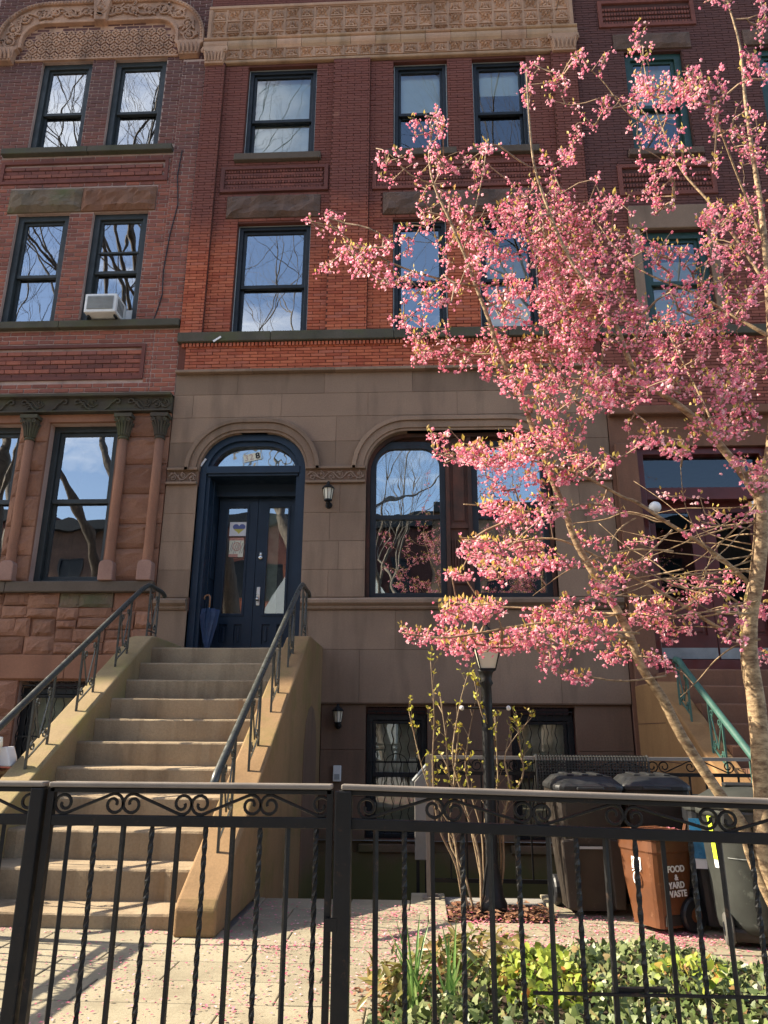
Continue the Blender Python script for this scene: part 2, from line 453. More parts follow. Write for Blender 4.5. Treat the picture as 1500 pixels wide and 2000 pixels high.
M = dict(
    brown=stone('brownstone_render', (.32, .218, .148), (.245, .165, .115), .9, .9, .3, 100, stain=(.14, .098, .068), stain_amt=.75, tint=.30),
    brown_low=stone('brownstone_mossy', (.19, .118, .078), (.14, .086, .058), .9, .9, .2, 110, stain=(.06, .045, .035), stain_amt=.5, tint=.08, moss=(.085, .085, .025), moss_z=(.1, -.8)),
    carve=stone('brownstone_carved', (.29, .20, .15), (.22, .15, .11), 2, .9, .2, 90, tint=.05),
    stoopstone=stone('stoop_stone', (.40, .31, .20), (.29, .215, .135), 1.6, .9, .35, 70, stain=(.10, .066, .04), stain_amt=.65, tint=.14, bdist=.012),
    cheek=stone('cheek_stone', (.285, .178, .088), (.225, .138, .068), 1.4, .9, .3, 70, stain=(.11, .07, .035), stain_amt=.5, moss=(.15, .125, .04), bdist=.008),
    cheek_or=stone('cheek_stone_orange', (.31, .175, .075), (.235, .13, .055), 1.2, .9, .3, 70, stain=(.14, .075, .03), stain_amt=.5, bdist=.008),
    cheekmoss=stone('cheek_stone_mossy', (.30, .215, .12), (.27, .20, .10), 1.4, .9, .3, 70, stain=(.14, .10, .05), stain_amt=.45, moss=(.235, .205, .07), bdist=.008),
    terra=stone('terracotta', (.64, .395, .255), (.50, .295, .185), 1.5, .8, .25, 60, stain=(.16, .10, .07), stain_amt=.55, tint=.25),
    terra_dk=stone('terracotta_glazed', (.54, .345, .205), (.40, .245, .145), 2.2, .55, .2, 60, stain=(.10, .075, .04), stain_amt=.7, tint=.15),
    terra_old=stone('terracotta_sooty', (.60, .36, .235), (.38, .22, .145), 1.8, .85, .3, 60, stain=(.09, .06, .05), stain_amt=.65, tint=.1),
    rock=stone('rockface_brown', (.20, .125, .095), (.13, .085, .065), 2.5, .95, .8, 40, stain=(.07, .055, .045), stain_amt=.6, tint=.2, bdist=.015),
    rock_l=stone('rockface_orange', (.36, .185, .115), (.26, .125, .08), 1.8, .95, .8, 40, stain=(.14, .08, .055), stain_amt=.5, tint=.3, bdist=.015),
    rock_gr=stone('rockface_green', (.24, .165, .11), (.13, .11, .075), 2.4, .95, .8, 40, stain=(.075, .06, .045), stain_amt=.7, tint=.2, moss=(.10, .115, .045), bdist=.015),
    sand_dk=stone('sandstone_brown', (.21, .105, .065), (.16, .08, .05), 1.6, .9, .25, 80, stain=(.09, .05, .035), stain_amt=.6, tint=.08),
    sand=stone('sandstone_orange', (.32, .155, .092), (.24, .112, .068), 1.6, .9, .25, 80, stain=(.17, .09, .06), stain_amt=.5, tint=.08),
    pinkpatch=stone('stone_repair_pink', (.33, .195, .15), (.26, .15, .115), 3, .9, .15, 90),
    sill=stone('sill_stone', (.115, .10, .075), (.075, .07, .05), 2.5, .9, .3, 80, moss=(.085, .095, .04), tint=.1),
    sill_br=stone('sill_brown', (.13, .10, .075), (.10, .075, .055), 2.5, .85, .2, 80, tint=.1),
    frieze=stone('frieze_green', (.085, .072, .050), (.058, .048, .038), 3, .9, .3, 70, moss=(.078, .082, .038)),
    mortar_l=stone('mortar_pale', (.52, .375, .315), (.40, .28, .235), 2, .95, .3, 120, stain=(.10, .075, .07), stain_amt=.6),
    mortar_m=stone('mortar_red', (.15, .052, .036), (.10, .04, .03), 2, .95, .3, 120),
    mortar_r=stone('mortar_dark', (.10, .045, .038), (.07, .035, .03), 2, .95, .3, 120),
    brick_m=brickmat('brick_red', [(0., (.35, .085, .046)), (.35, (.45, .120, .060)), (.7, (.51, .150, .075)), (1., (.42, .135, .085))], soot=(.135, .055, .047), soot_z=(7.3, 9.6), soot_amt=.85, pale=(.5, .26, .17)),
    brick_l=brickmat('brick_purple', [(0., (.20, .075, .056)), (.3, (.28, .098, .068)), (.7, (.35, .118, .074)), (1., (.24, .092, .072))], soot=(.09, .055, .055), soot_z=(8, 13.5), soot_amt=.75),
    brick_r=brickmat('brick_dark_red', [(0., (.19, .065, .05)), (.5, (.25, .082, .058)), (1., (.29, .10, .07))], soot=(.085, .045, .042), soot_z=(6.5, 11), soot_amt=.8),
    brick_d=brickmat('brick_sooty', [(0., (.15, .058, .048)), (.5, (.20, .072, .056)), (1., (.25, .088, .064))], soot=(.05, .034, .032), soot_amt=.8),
    iron=paint('wrought_iron', (.0075, .0075, .008), .5, .28, .3, bump=.25, bscale=55, scale=9, chip=(.055, .030, .018)),
    iron_rail=paint('rail_iron', (.048, .052, .047), .33, .5, .15, bump=.0, bscale=40, scale=7),
    iron_grey=paint('grey_iron', (.24, .225, .20), .5, .5, .25, bump=.08),
    iron_brown_sunlit=paint('fence_brown_iron_sunlit', (.20, .172, .145), .5, .4, .3, bump=.1),  # brown iron with the sunlit paleness of the top rail put into its colour
    teal=paint('teal_rail_paint', (.045, .115, .092), .42, .5, .25, bump=.05),
    navy=paint('navy_door_paint', (.010, .023, .043), .42, .35, .22, bump=.05, scale=2.5),
    green=paint('green_window_paint', (.018, .055, .045), .45, .5, .25),
    frame_bk=paint('black_window_frame', (.013, .017, .021), .45, .35, .25),
    frame_gn=paint('grey_green_frame', (.033, .040, .041), .5, .35, .3),
    storm=paint('storm_trim', (.36, .38, .37), .5, .5, .2),
    oldwood=stone('weathered_mahogany', (.060, .035, .026), (.12, .048, .032), 5, .75, .5, 30, stain=(.03, .022, .02), stain_amt=.8, bdist=.004),
    reddoor=paint('red_door_paint', (.10, .014, .010), .4, .5, .35, bump=.05),
    white=paint('white_plastic', (.72, .72, .69), .45, .4, .12, bump=.03),
    jug=paint('milky_plastic', (.78, .74, .62), .35, .5, .1, bump=.0),
    acgrille=paint('ac_grille', (.30, .31, .30), .6, .3, .3),
    dark=paint('dark_room', (.010, .011, .012), .9, .2, .2, bump=0),
    curtain=paint('pale_curtain', (.62, .63, .58), .9, .2, .15, bump=0),
    shade=paint('white_roller_shade', (.80, .84, .78), .85, .2, .08, bump=0),
    drape=paint('yellowed_curtain', (.62, .62, .48), .9, .2, .35, bump=0, scale=7),
    chrome=paint('brushed_steel', (.62, .60, .56), .3, .5, .1, metal=1.),
    lampglass=None, glass_s=glassmat('shaded_glass', .17, (.88, .93, .90), .01), glass_k=glassmat('dim_glass', .07, (.4, .42, .42), .01), glass=glassmat('window_glass', .33, wav=.008), glass_d=glassmat('parlour_glass', .36, (.55, .62, .6), .012), glass_w=glassmat('old_wavy_glass', .30, (.7, .75, .72), .05, 5),
    paper=paint('white_paper', (.75, .74, .74), .8, .2, .05, bump=0),
    bluepr=paint('blue_print', (.14, .17, .36), .8, .2, .15, bump=0),
    yellowpr=paint('yellow_print', (.62, .55, .14), .8, .2, .2, bump=0),
    pinkpr=paint('pink_print', (.62, .32, .25), .8, .2, .3, bump=0, scale=30),
    greypr=paint('grey_print', (.30, .25, .22), .8, .2, .3, bump=0),
    inkblack=paint('black_ink', (.012, .012, .012), .5, .4, .1, bump=0),
    inkfaint=paint('faded_ink', (.50, .36, .32), .8, .2, .1, bump=0),
    cream=paint('cream_card', (.72, .70, .55), .7, .3, .1, bump=0),
    umb=paint('navy_nylon', (.010, .030, .085), .55, .4, .25, bump=.1, bscale=18),
    wood=paint('cane_wood', (.42, .20, .09), .4, .5, .3),
    bin_br=paint('taupe_bin_plastic', (.034, .026, .020), .55, .35, .35, bump=.08, bscale=50, chip=(.07, .06, .05)),
    bin_lid=paint('black_lid_plastic', (.022, .023, .024), .45, .45, .45, bump=.1, bscale=25, scale=6),
    bin_or=paint('brown_bin_plastic', (.125, .045, .016), .5, .4, .3, bump=.06, bscale=50, chip=(.20, .095, .05)),
    bin_gr=paint('charcoal_can_plastic', (.036, .039, .034), .65, .3, .35, bump=.12, bscale=40, chip=(.075, .08, .07)),
    bin_nv=paint('near_black_bin', (.012, .013, .016), .45, .45, .2),
    tyre=paint('wheel_rubber', (.10, .095, .085), .8, .3, .3),
    lime=paint('neon_label', (.60, .78, .04), .5, .4, .05, bump=0),
    bluelab=paint('blue_label', (.03, .20, .40), .3, .5, .5, bump=0, scale=14),
    mat_rub=paint('black_rubber_mat', (.045, .045, .042), .5, .4, .3),
    bark=barkmat('cherry_bark', (.50, .365, .21), (.15, .09, .05), True),
    twig=barkmat('twig_bark', (.36, .25, .15), (.20, .12, .08)),
    bark_st=barkmat('street_tree_bark', (.20, .165, .13), (.10, .085, .07)),
    shrubbark=barkmat('shrub_bark', (.36, .27, .16), (.17, .115, .07)),
    soil=stone('soil', (.075, .05, .035), (.045, .03, .022), 6, .95, .9, 30, bdist=.02),
    blossom=leafmat('blossom_pink', [(0., (.74, .19, .31)), (.3, (.85, .33, .43)), (.68, (.90, .49, .55)), (1., (.94, .70, .71))], .48, .6),
    petalg=leafmat('fallen_petal', [(0., (.42, .07, .13)), (.5, (.58, .18, .24)), (1., (.70, .38, .40))], .1, .7),
    youngleaf=leafmat('young_leaf', [(0., (.52, .38, .08)), (.5, (.56, .46, .12)), (1., (.52, .26, .12))], .4),
    shrubleaf=leafmat('shrub_leaf', [(0., (.40, .38, .05)), (.5, (.46, .46, .08)), (1., (.44, .28, .06))], .4),
    ivy=leafmat('ivy_leaf', [(0., (.055, .085, .025)), (.35, (.095, .13, .04)), (.7, (.17, .20, .075)), (.92, (.24, .26, .12)), (1., (.24, .13, .05))], .15, .42),
    lime_leaf=leafmat('lime_leaf', [(0., (.16, .24, .03)), (.6, (.28, .34, .05)), (.88, (.34, .35, .07)), (1., (.36, .13, .03))], .35, .5),
    olive=leafmat('olive_leaf', [(0., (.10, .12, .03)), (.5, (.18, .16, .05)), (.8, (.26, .20, .07)), (1., (.22, .11, .04))], .2, .35),
    blade=leafmat('blade_leaf', [(0., (.10, .21, .05)), (.6, (.17, .30, .08)), (1., (.27, .36, .12))], .25, .4),
    deadleaf=leafmat('dead_leaf', [(0., (.14, .06, .03)), (.5, (.22, .10, .05)), (1., (.30, .17, .10))], .1, .8),
    slab=stone('bluestone_slab', (.36, .315, .22), (.285, .25, .175), 1.3, .85, .3, 80, stain=(.15, .12, .08), stain_amt=.6, tint=.16),
    concrete=stone('concrete', (.30, .285, .26), (.24, .225, .205), .8, .9, .2, 60),
    asphalt=stone('asphalt', (.055, .055, .056), (.04, .04, .042), 1, .9, .4, 90),
    areafloor=stone('area_floor', (.16, .14, .12), (.10, .09, .075), 1.2, .9, .3, 60),
)
def emis_glass():
    m, n, b, out = nodes('frosted_lamp_glass')
    b.inputs['Base Color'].default_value = (.72, .68, .54, 1)
    b.inputs['Roughness'].default_value = .35
    b.inputs['Transmission Weight'].default_value = .25
    return m
M['lampglass'] = emis_glass()
# ------------------------------------------------------------------ builders for walls
def cut_rects(x0, x1, z0, z1, holes):
    xs = sorted({x0, x1, *[h[0] for h in holes], *[h[1] for h in holes]})
    zs = sorted({z0, z1, *[h[2] for h in holes], *[h[3] for h in holes]})
    xs = [x for x in xs if x0 <= x <= x1]
    zs = [z for z in zs if z0 <= z <= z1]
    cells = {}
    for i in range(len(xs) - 1):
        for j in range(len(zs) - 1):
            cx, cz = (xs[i] + xs[i + 1]) / 2, (zs[j] + zs[j + 1]) / 2
            cells[i, j] = not any(h[0] < cx < h[1] and h[2] < cz < h[3] for h in holes)
    return xs, zs, cells

def slab(mb, x0, x1, z0, z1, holes, y0, y1, mi=0, ri=0):
    """wall sheet in the XZ plane between y0 (front) and y1 (back), with rectangular openings and their reveals"""
    xs, zs, cells = cut_rects(x0, x1, z0, z1, holes)
    for (i, j), solid in cells.items():
        if not solid: continue
        a, b, c, d = xs[i], xs[i + 1], zs[j], zs[j + 1]
        mb.add([(a, y0, c), (b, y0, c), (b, y0, d), (a, y0, d)], [(0, 1, 2, 3)], mi)
        mb.add([(a, y1, c), (b, y1, c), (b, y1, d), (a, y1, d)], [(3, 2, 1, 0)], mi)
        for (di, dj), q in (((-1, 0), [(a, y0, c), (a, y0, d), (a, y1, d), (a, y1, c)]), ((1, 0), [(b, y0, c), (b, y1, c), (b, y1, d), (b, y0, d)]),
                            ((0, -1), [(a, y0, c), (a, y1, c), (b, y1, c), (b, y0, c)]), ((0, 1), [(a, y0, d), (b, y0, d), (b, y1, d), (a, y1, d)])):
            if not cells.get((i + di, j + dj), False):
                mb.add(q, [(0, 1, 2, 3)], ri)

def bricks(rects, holes, Lb, H, joint, seed, zbase):
    """courses of bricks in running bond; rect = (x0,x1,z0,z1,front y)"""
    rr = random.Random(seed)
    out = []
    for (x0, x1, z0, z1, yf) in rects:
        k0 = math.ceil((z0 - zbase) / H - .02)
        k1 = math.floor((z1 - zbase) / H + .02)
        for k in range(k0, k1):
            a, b = zbase + k * H, zbase + (k + 1) * H
            zc = (a + b) / 2
            spans = [(x0, x1)]
            for h in holes:
                if h[2] - H * .35 < zc < h[3] + H * .35:
                    ns = []
                    for (p, q) in spans:
                        if h[0] > p: ns.append((p, min(q, h[0])))
                        if h[1] < q: ns.append((max(p, h[1]), q))
                    spans = [s_ for s_ in ns if s_[1] - s_[0] > .02]
            off = (Lb / 2 if k % 2 else 0)
            for (p, q) in spans:
                i = math.floor((p - off) / Lb)
                x = off + i * Lb
                while x < q - 1e-6:
                    u, v = max(x, p), min(x + Lb, q)
                    if v - u > .025:
                        out.append(((u + v) / 2, yf, zc, v - u - joint, H - joint))
                    x += Lb
    return out

def brick_unit(name, mat):
    mb = MB()
    mb.v = [(-.5, 1, -.5), (.5, 1, -.5), (.5, 1, .5), (-.5, 1, .5), (-.488, 0, -.46), (.488, 0, -.46), (.488, 0, .46), (-.488, 0, .46)]
    mb.t = [0] * 8
    mb.f = [(4, 5, 6, 7), (0, 1, 5, 4), (1, 2, 6, 5), (2, 3, 7, 6), (3, 0, 4, 7)]
    mb.m = [0] * 5
    return mb.mesh(name, mat)

def lay_bricks(parent, lst, mat, seed, nparts=300, depth=.02, jig=.0035):
    rr = random.Random(seed)
    lst = sorted(lst, key=lambda b: (b[0] ** 2 * .5 + (b[1] - CAM_Y) ** 2 + (b[2] - EYE) ** 2) / (b[3] + .02))
    me = brick_unit('brick', mat)
    mb = MB()
    for i, (x, yf, z, l, h) in enumerate(lst):
        j = rr.uniform(-jig, jig * .6)
        if i < nparts:
            o = bpy.data.objects.new('brick', me)
            link(o, parent)
            o.location = (x, yf + j, z + rr.uniform(-.0012, .0012)); o.scale = (l, depth, h)
            o.rotation_euler = (rr.uniform(-.01, .01), rr.uniform(-.004, .004), rr.uniform(-.006, .006))
        else:
            mb.tint = rr.random()
            dz = rr.uniform(-.0012, .0012)
            cx = .012
            mb.add([(x - l / 2, yf + j + depth, z - h / 2 + dz), (x + l / 2, yf + j + depth, z - h / 2 + dz), (x + l / 2, yf + j + depth, z + h / 2 + dz), (x - l / 2, yf + j + depth, z + h / 2 + dz),
                    (x - l * .488, yf + j, z - h * .46 + dz), (x + l * .488, yf + j + rr.uniform(-.001, .001), z - h * .46 + dz), (x + l * .488, yf + j, z + h * .46 + dz), (x - l * .488, yf + j, z + h * .46 + dz)],
                   [(4, 5, 6, 7), (0, 1, 5, 4), (1, 2, 6, 5), (2, 3, 7, 6), (3, 0, 4, 7)])
    if mb.f:
        o = mb.build('bricks', mat, parent, tint=True, fix=False)
        o['kind'] = 'stuff'

def rockstone(name, x0, x1, z0, z1, y, bulge, mat, parent, seed, nx=7, nz_=5, irregular=0.0, back=.1):
    """rock-faced stone: a box whose front is broken into rough facets"""
    rr = random.Random(seed)
    mb = MB()
    cs = [(x0 + rr.uniform(-1, 1) * irregular, z0 + rr.uniform(-1, 1) * irregular), (x1 + rr.uniform(-1, 1) * irregular, z0 + rr.uniform(-1, 1) * irregular),
          (x1 + rr.uniform(-1, 1) * irregular, z1 + rr.uniform(-1, 1) * irregular), (x0 + rr.uniform(-1, 1) * irregular, z1 + rr.uniform(-1, 1) * irregular)]
    vs_, fs = [], []
    for j in range(nz_ + 1):
        for i in range(nx + 1):
            u, v = i / nx, j / nz_
            px = (cs[0][0] * (1 - u) + cs[1][0] * u) * (1 - v) + (cs[3][0] * (1 - u) + cs[2][0] * u) * v
            pz = (cs[0][1] * (1 - u) + cs[1][1] * u) * (1 - v) + (cs[3][1] * (1 - u) + cs[2][1] * u) * v
            e = min(min(u, 1 - u) * 2.2 * nx / 6, min(v, 1 - v) * 2.6, .42) / .42
            e = e ** .42
            nzv = mnoise.noise((px * 6 + seed, pz * 7, seed * .37)) * .55 + mnoise.noise((px * 17, pz * 19, seed)) * .3
            d = bulge * e * (.62 + 1.05 * nzv)
            jx = 0 if i in (0, nx) else rr.uniform(-.25, .25) * (x1 - x0) / nx
            jz = 0 if j in (0, nz_) else rr.uniform(-.25, .25) * (z1 - z0) / nz_
            vs_.append((px + jx, y - d, pz + jz))
    for j in range(nz_):
        for i in range(nx):
            a = j * (nx + 1) + i
            fs.append((a, a + 1, a + nx + 2, a + nx + 1))
    b = len(vs_)
    edge = [i for i in range(nx + 1)] + [j * (nx + 1) + nx for j in range(1, nz_ + 1)] + [nz_ * (nx + 1) + i for i in range(nx - 1, -1, -1)] + [j * (nx + 1) for j in range(nz_ - 1, 0, -1)]
    for e_ in edge: vs_.append((vs_[e_][0], y + back, vs_[e_][2]))
    n = len(edge)
    for q in range(n):
        fs.append((edge[q], b + q, b + (q + 1) % n, edge[(q + 1) % n]))
    mb.add(vs_, fs)
    return mb.build(name, mat, parent)

def rounded_top(x0, x1, z0, z1, r, n=8):
    pts = [(x0, z0), (x1, z0), (x1, z1 - r)]
    for i in range(1, n + 1):
        a = PI / 2 * i / n
        pts.append((x1 - r + r * math.cos(a), z1 - r + r * math.sin(a)))
    for i in range(0, n + 1):
        a = PI / 2 + PI / 2 * i / n
        pts.append((x0 + r + r * math.cos(a), z1 - r + r * math.sin(a)))
    return pts

def arch_open(x0, x1, z0, z1, r, n=8):
    p = rounded_top(x0, x1, z0, z1, r, n)
    return p[1:] + [p[0]]

def boolean_cut(o, cutters):
    dg = bpy.context.evaluated_depsgraph_get()
    for c in cutters:
        m = o.modifiers.new('cut', 'BOOLEAN')
        m.operation = 'DIFFERENCE'; m.object = c; m.solver = 'EXACT'
    dg.update()
    me = bpy.data.meshes.new_from_object(o.evaluated_get(dg))
    o.modifiers.clear()
    old = o.data
    o.data = me
    bpy.data.meshes.remove(old)

def spiral(cx, cz, r0, turns, a0, sgn, y, n=14, r1=None):
    r1 = r0 * .25 if r1 is None else r1
    return [(cx + (r0 + (r1 - r0) * i / n) * math.cos(a0 + sgn * turns * 2 * PI * i / n), y, cz + (r0 + (r1 - r0) * i / n) * math.sin(a0 + sgn * turns * 2 * PI * i / n)) for i in range(n + 1)]

def foliage_relief(mb, x0, x1, z0, z1, y, seed, step=None, rad=None):
    """carved running scroll: wavy stem with spiral tendrils, leaves and berries"""
    rr = random.Random(seed)
    h = z1 - z0
    step = step or h * .85
    rad = rad or h * .055
    n = max(1, round((x1 - x0) / step))
    st = (x1 - x0) / n
    zc = (z0 + z1) / 2
    mb.tube([(x0 + (x1 - x0) * i / (n * 8), y, zc + math.sin(i / 8 * PI) * h * .30) for i in range(n * 8 + 1)], rad, 5)
    for k in range(n):
        cx = x0 + (k + .5) * st
        sg = 1 if k % 2 == 0 else -1
        mb.tube(spiral(cx, zc - sg * h * .12, h * .26, 1.3, PI / 2 * sg, -sg, y), rad * .85, 5)
        mb.blob((cx, y - rad, zc - sg * h * .12), h * .09, h * .09, h * .09, 6, 4)
        for q in range(4):
            a = rr.uniform(0, 2 * PI)
            lx, lz = cx + math.cos(a) * st * .42, zc + math.sin(a) * h * .36
            if not (x0 + h * .08 < lx < x1 - h * .08): continue
            b_ = rr.uniform(0, PI)
            mb.obox((lx, y, lz), (math.cos(b_) * h * .11, 0, math.sin(b_) * h * .11), (0, rad * .8, 0), (-math.sin(b_) * h * .045, 0, math.cos(b_) * h * .045))

def text_mesh(name, body, size, mat, parent, matrix, extrude=.0008, bold=False):
    c = bpy.data.curves.new(name, 'FONT')
    c.body = body; c.size = size; c.extrude = extrude
    c.align_x = 'CENTER'; c.align_y = 'CENTER'
    if bold: c.offset = size * .035
    t = bpy.data.objects.new(name, c)
    COL.objects.link(t)
    dg = bpy.context.evaluated_depsgraph_get()
    dg.update()
    me = bpy.data.meshes.new_from_object(t.evaluated_get(dg))
    bpy.data.objects.remove(t)
    bpy.data.curves.remove(c)
    me.materials.clear(); me.materials.append(mat)
    me.transform(matrix)
    o = bpy.data.objects.new(name, me)
    return link(o, parent)

FACE = Matrix.Rotation(PI / 2, 4, 'X')      # text lying in XY -> facing -Y

def window(house, x0, x1, z0, z1, fm, meet, y=.08, casing=.06, rail=.05, room='dark', shade=None, glass='glass', storm=False, extra=None):
    """double-hung sash window: casing (part) with sashes, panes, shade and the room behind it"""
    mb = MB()
    mb.ring([(x0, z0), (x1, z0), (x1, z1), (x0, z1)], [(x0 + casing, z0 + casing * .7), (x1 - casing, z0 + casing * .7), (x1 - casing, z1 - casing), (x0 + casing, z1 - casing)], y, y + .12)
    w = mb.build('window', fm, house, bevel=.006)
    a, b, c, d = x0 + casing, x1 - casing, z0 + casing * .7, z1 - casing
    for nm, p, q, yy in (('upper_sash', meet - rail * .5, d, y + .035), ('lower_sash', c, meet + rail * .5, y + .075)):
        s_ = MB()
        s_.ring([(a, p), (b, p), (b, q), (a, q)], [(a + rail * .8, p + rail), (b - rail * .8, p + rail), (b - rail * .8, q - rail * .8), (a + rail * .8, q - rail * .8)], yy, yy + .038)
        s_.build(nm, fm, w, bevel=.004)
        g = MB()
        g.add([(a + rail * .7, yy + .02, p + rail * .8), (b - rail * .7, yy + .02, p + rail * .8), (b - rail * .7, yy + .02, q - rail * .7), (a + rail * .7, yy + .02, q - rail * .7)], [(0, 1, 2, 3)])
        g.build('pane', M[glass], w, fix=False)
    r = MB()
    yb = y + .9
    r.add([(x0, y + .121, z0), (x1, y + .121, z0), (x1, y + .121, z1), (x0, y + .121, z1), (x0, yb, z0), (x1, yb, z0), (x1, yb, z1), (x0, yb, z1)],
          [(4, 5, 6, 7), (0, 1, 5, 4), (1, 2, 6, 5), (2, 3, 7, 6), (3, 0, 4, 7)])
    r.build('room_interior', M[room], w, fix=False)
    for sh in (shade or []):
        mat, f0, f1 = sh
        box('window_shade', a + .01, b - .01, y + .14, y + .146, z0 + (z1 - z0) * f0, z0 + (z1 - z0) * f1, M[mat], w)
    if storm:
        st = MB()
        st.tube([(x0 + .010, y - .006, z0), (x0 + .010, y - .006, z1 - .010), (x1 - .010, y - .006, z1 - .010), (x1 - .010, y - .006, z0)], .008, 4)
        st.build('storm_trim', M['storm'], w)
    return w

def sill(name, house, x0, x1, z0, z1, mat, proud=.07, y1=.10, bevel=.012):
    return box(name, x0, x1, -proud, y1, z0, z1, mat, house, bevel)

# ------------------------------------------------------------------ ground, street, paving
AREA = [(-1.157, -.08, -3.14, .0), (-.08, 2.42, -2.88, .0)]         # the sunken area in front of the basement
mb = MB()
xs, ys, cells = cut_rects(-160, 160, -260, 60, AREA)
for (i, j), s_ in cells.items():
    if s_: mb.add([(xs[i], ys[j], -.03), (xs[i + 1], ys[j], -.03), (xs[i + 1], ys[j + 1], -.03), (xs[i], ys[j + 1], -.03)], [(0, 1, 2, 3)])
structure(mb.build('ground', M['concrete'], fix=False))
mb = MB()
mb.add([(-1.2, -3.3, -.95), (2.5, -3.3, -.95), (2.5, .1, -.95), (-1.2, .1, -.95)], [(0, 1, 2, 3)])
for q in ([(-1.157, -3.14), (-.08, -3.14)], [(-.08, -3.14), (-.08, -2.88)], [(-.08, -2.88), (2.42, -2.88)]):
    (a, b), (c, d) = q
    mb.add([(a, b, -.95), (c, d, -.95), (c, d, -.025), (a, b, -.025)], [(0, 1, 2, 3)])
structure(mb.build('sunken_area', M['areafloor'], fix=False))
mb = MB()
for k in range(4):
    mb.box(-1.125, -.085, -3.135 + k * .26, -3.135 + (k + 1) * .26, -.948, -.19 - k * .19)
structure(mb.build('area_steps', M['stoopstone']))
mb = MB()
mb.add([(-160, -21, .012 - .12), (160, -21, .012 - .12), (160, -11, .012 - .12), (-160, -11, .012 - .12)], [(0, 1, 2, 3)])
st_ = mb.build('street', M['asphalt'], fix=False)
st_.location.z = .085
structure(st_)
for yy in (-11, -21.15):
    structure(box('kerb', -160, 160, yy, yy + .15, -.03, .10, M['concrete'], None, .02))
structure(box('sidewalk', -60, 60, -10.85, -6.12, -.026, .0, M['concrete'], None))

pav = MB()
pv = structure(box('courtyard_paving', -3.06, 2.44, -6.1, -4.0, -.028, -.012, M['concrete'], None))
rr = random.Random(3)
sl_me = {}
row = 0
yy = -3.15
while yy > -6.1:
    d = .30
    x = -3.2 + (rr.random() * .6)
    xl = [-3.2]
    while x < 2.5:
        xl.append(x); x += rr.choice((.55, .62, .75, .88, .6))
    xl.append(2.5)
    for a, b in zip(xl[:-1], xl[1:]):
        y0_, y1_ = yy - d, yy
        if -.1 < (a + b) / 2 and row == 0: y1_ = -2.885
        segs = [(a, b)]
        if row == 0 and a < -.08 < b: segs = [(a, -.083), (-.083, b)]
        for (p, q) in segs:
            if y1_ > -4.0 and q > -3.06 and p < -1.13:
                p2 = max(p, -1.13)
                if q - p2 < .03: continue
                p = p2
            # leave the tree pit open
            if y1_ > -3.62 and q > .16 and p < .84 and y0_ < -3.2:
                for (u, v) in ((p, min(q, .16)), (max(p, .84), q)):
                    if v - u > .05:
                        box('paving_slab', u + .0025, v - .0025, y0_ + .0025, (-2.885 if row == 0 and (u + v) / 2 > -.083 else yy) - .004, -.02, rr.uniform(-.003, .003), M['slab'], pv, .005)
                continue
            yq = -2.885 if (row == 0 and (p + q) / 2 > -.083) else yy
            if q - p > .03:
                box('paving_slab', p + .0025, q - .0025, y0_ + .0025, yq - .0025, -.02, rr.uniform(-.003, .003), M['slab'], pv, .005)
    yy -= d; row += 1
structure(box('pit_soil', .155, .845, -3.755, -3.14, -.027, -.022, M['soil'], None))
# ------------------------------------------------------------------ the brownstone (middle house)
XL, XR = -3.24, 2.40
H1 = thing('brownstone_row_house', 'brick row house with brown stone base, arched navy door and tan tiled frieze', 'house', (-.42, 0, 0))
W3 = [(-2.57, -1.51, 9.25, 10.93), (-.34, .47, 9.25, 10.93), (.85, 1.66, 9.25, 10.93)]
W2 = [(-2.56, -1.51, 6.29, 8.08), (-.34, .41, 6.29, 8.08), (.85, 1.65, 6.29, 8.08)]
BW = [(-.64, .07, -.02, 1.40), (1.03, 1.76, -.02, 1.40)]
DO = (-2.83, -1.45, 1.95, 4.84)
WO = (-.67, 1.66, 2.66, 4.84)
# structural wall with all openings
mb = MB()
slab(mb, XL + .003, XR - .003, 1.43, 13.6, W3 + W2 + [DO, WO], .03, .42)
slab(mb, XL + .003, XR - .003, -.96, 1.43, BW, .092, .42)
mb.box(XL + .003, XR - .003, 8, 12.0, -.96, 13.6)
mb.box(XL + .003, XR - .003, .42, 8, 13.3, 13.6)
core = mb.build('wall', M['mortar_m'], H1, fix=False)
# brick facing: piers stand proud of the bays
holes = W3 + W2
for w in W3: holes.append((w[0] - .11, w[1] + .11, 9.13, 9.25))
holes += [(-2.74, -1.38, 8.15, 8.53), (-.49, 1.80, 8.15, 8.53)]
holes += [(XL, XR, 6.14, 6.29), (-2.86, -1.28, 8.60, 9.04), (-.64, 1.97, 8.58, 9.02)]
mb = MB()
ph = W3 + W2
for (a, b, yf) in ((XL + .003, -2.93, -.045), (-1.25, -.69, -.045), (2.03, XR - .003, -.045)):
    mb.box(a, b, yf, .03, 6.29, 11.0)
bays = [(-2.93, -1.25), (-.69, 2.03)]
for (a, b) in bays: slab(mb, a, b, 6.29, 11.0, ph, .008, .03)
mb.box(XL + .003, XR - .003, -.012, .03, 5.735, 6.14)
mb.build('mortar', M['mortar_m'], core)
rects = [(XL + .003, -2.93, 6.29, 10.95, -.055), (-1.25, -.69, 6.29, 10.98, -.055), (2.03, XR - .003, 6.29, 10.95, -.055),
         (-2.93, -1.25, 6.29, 10.98, -.003), (-.69, 2.03, 6.29, 10.98, -.003), (XL + .1, XR - .1, 5.735, 6.14, -.022)]
BL = bricks(rects, holes, .205, .0465, .006, 1, 5.735)
lay_bricks(core, BL, M['brick_m'], 11, 300, .025)
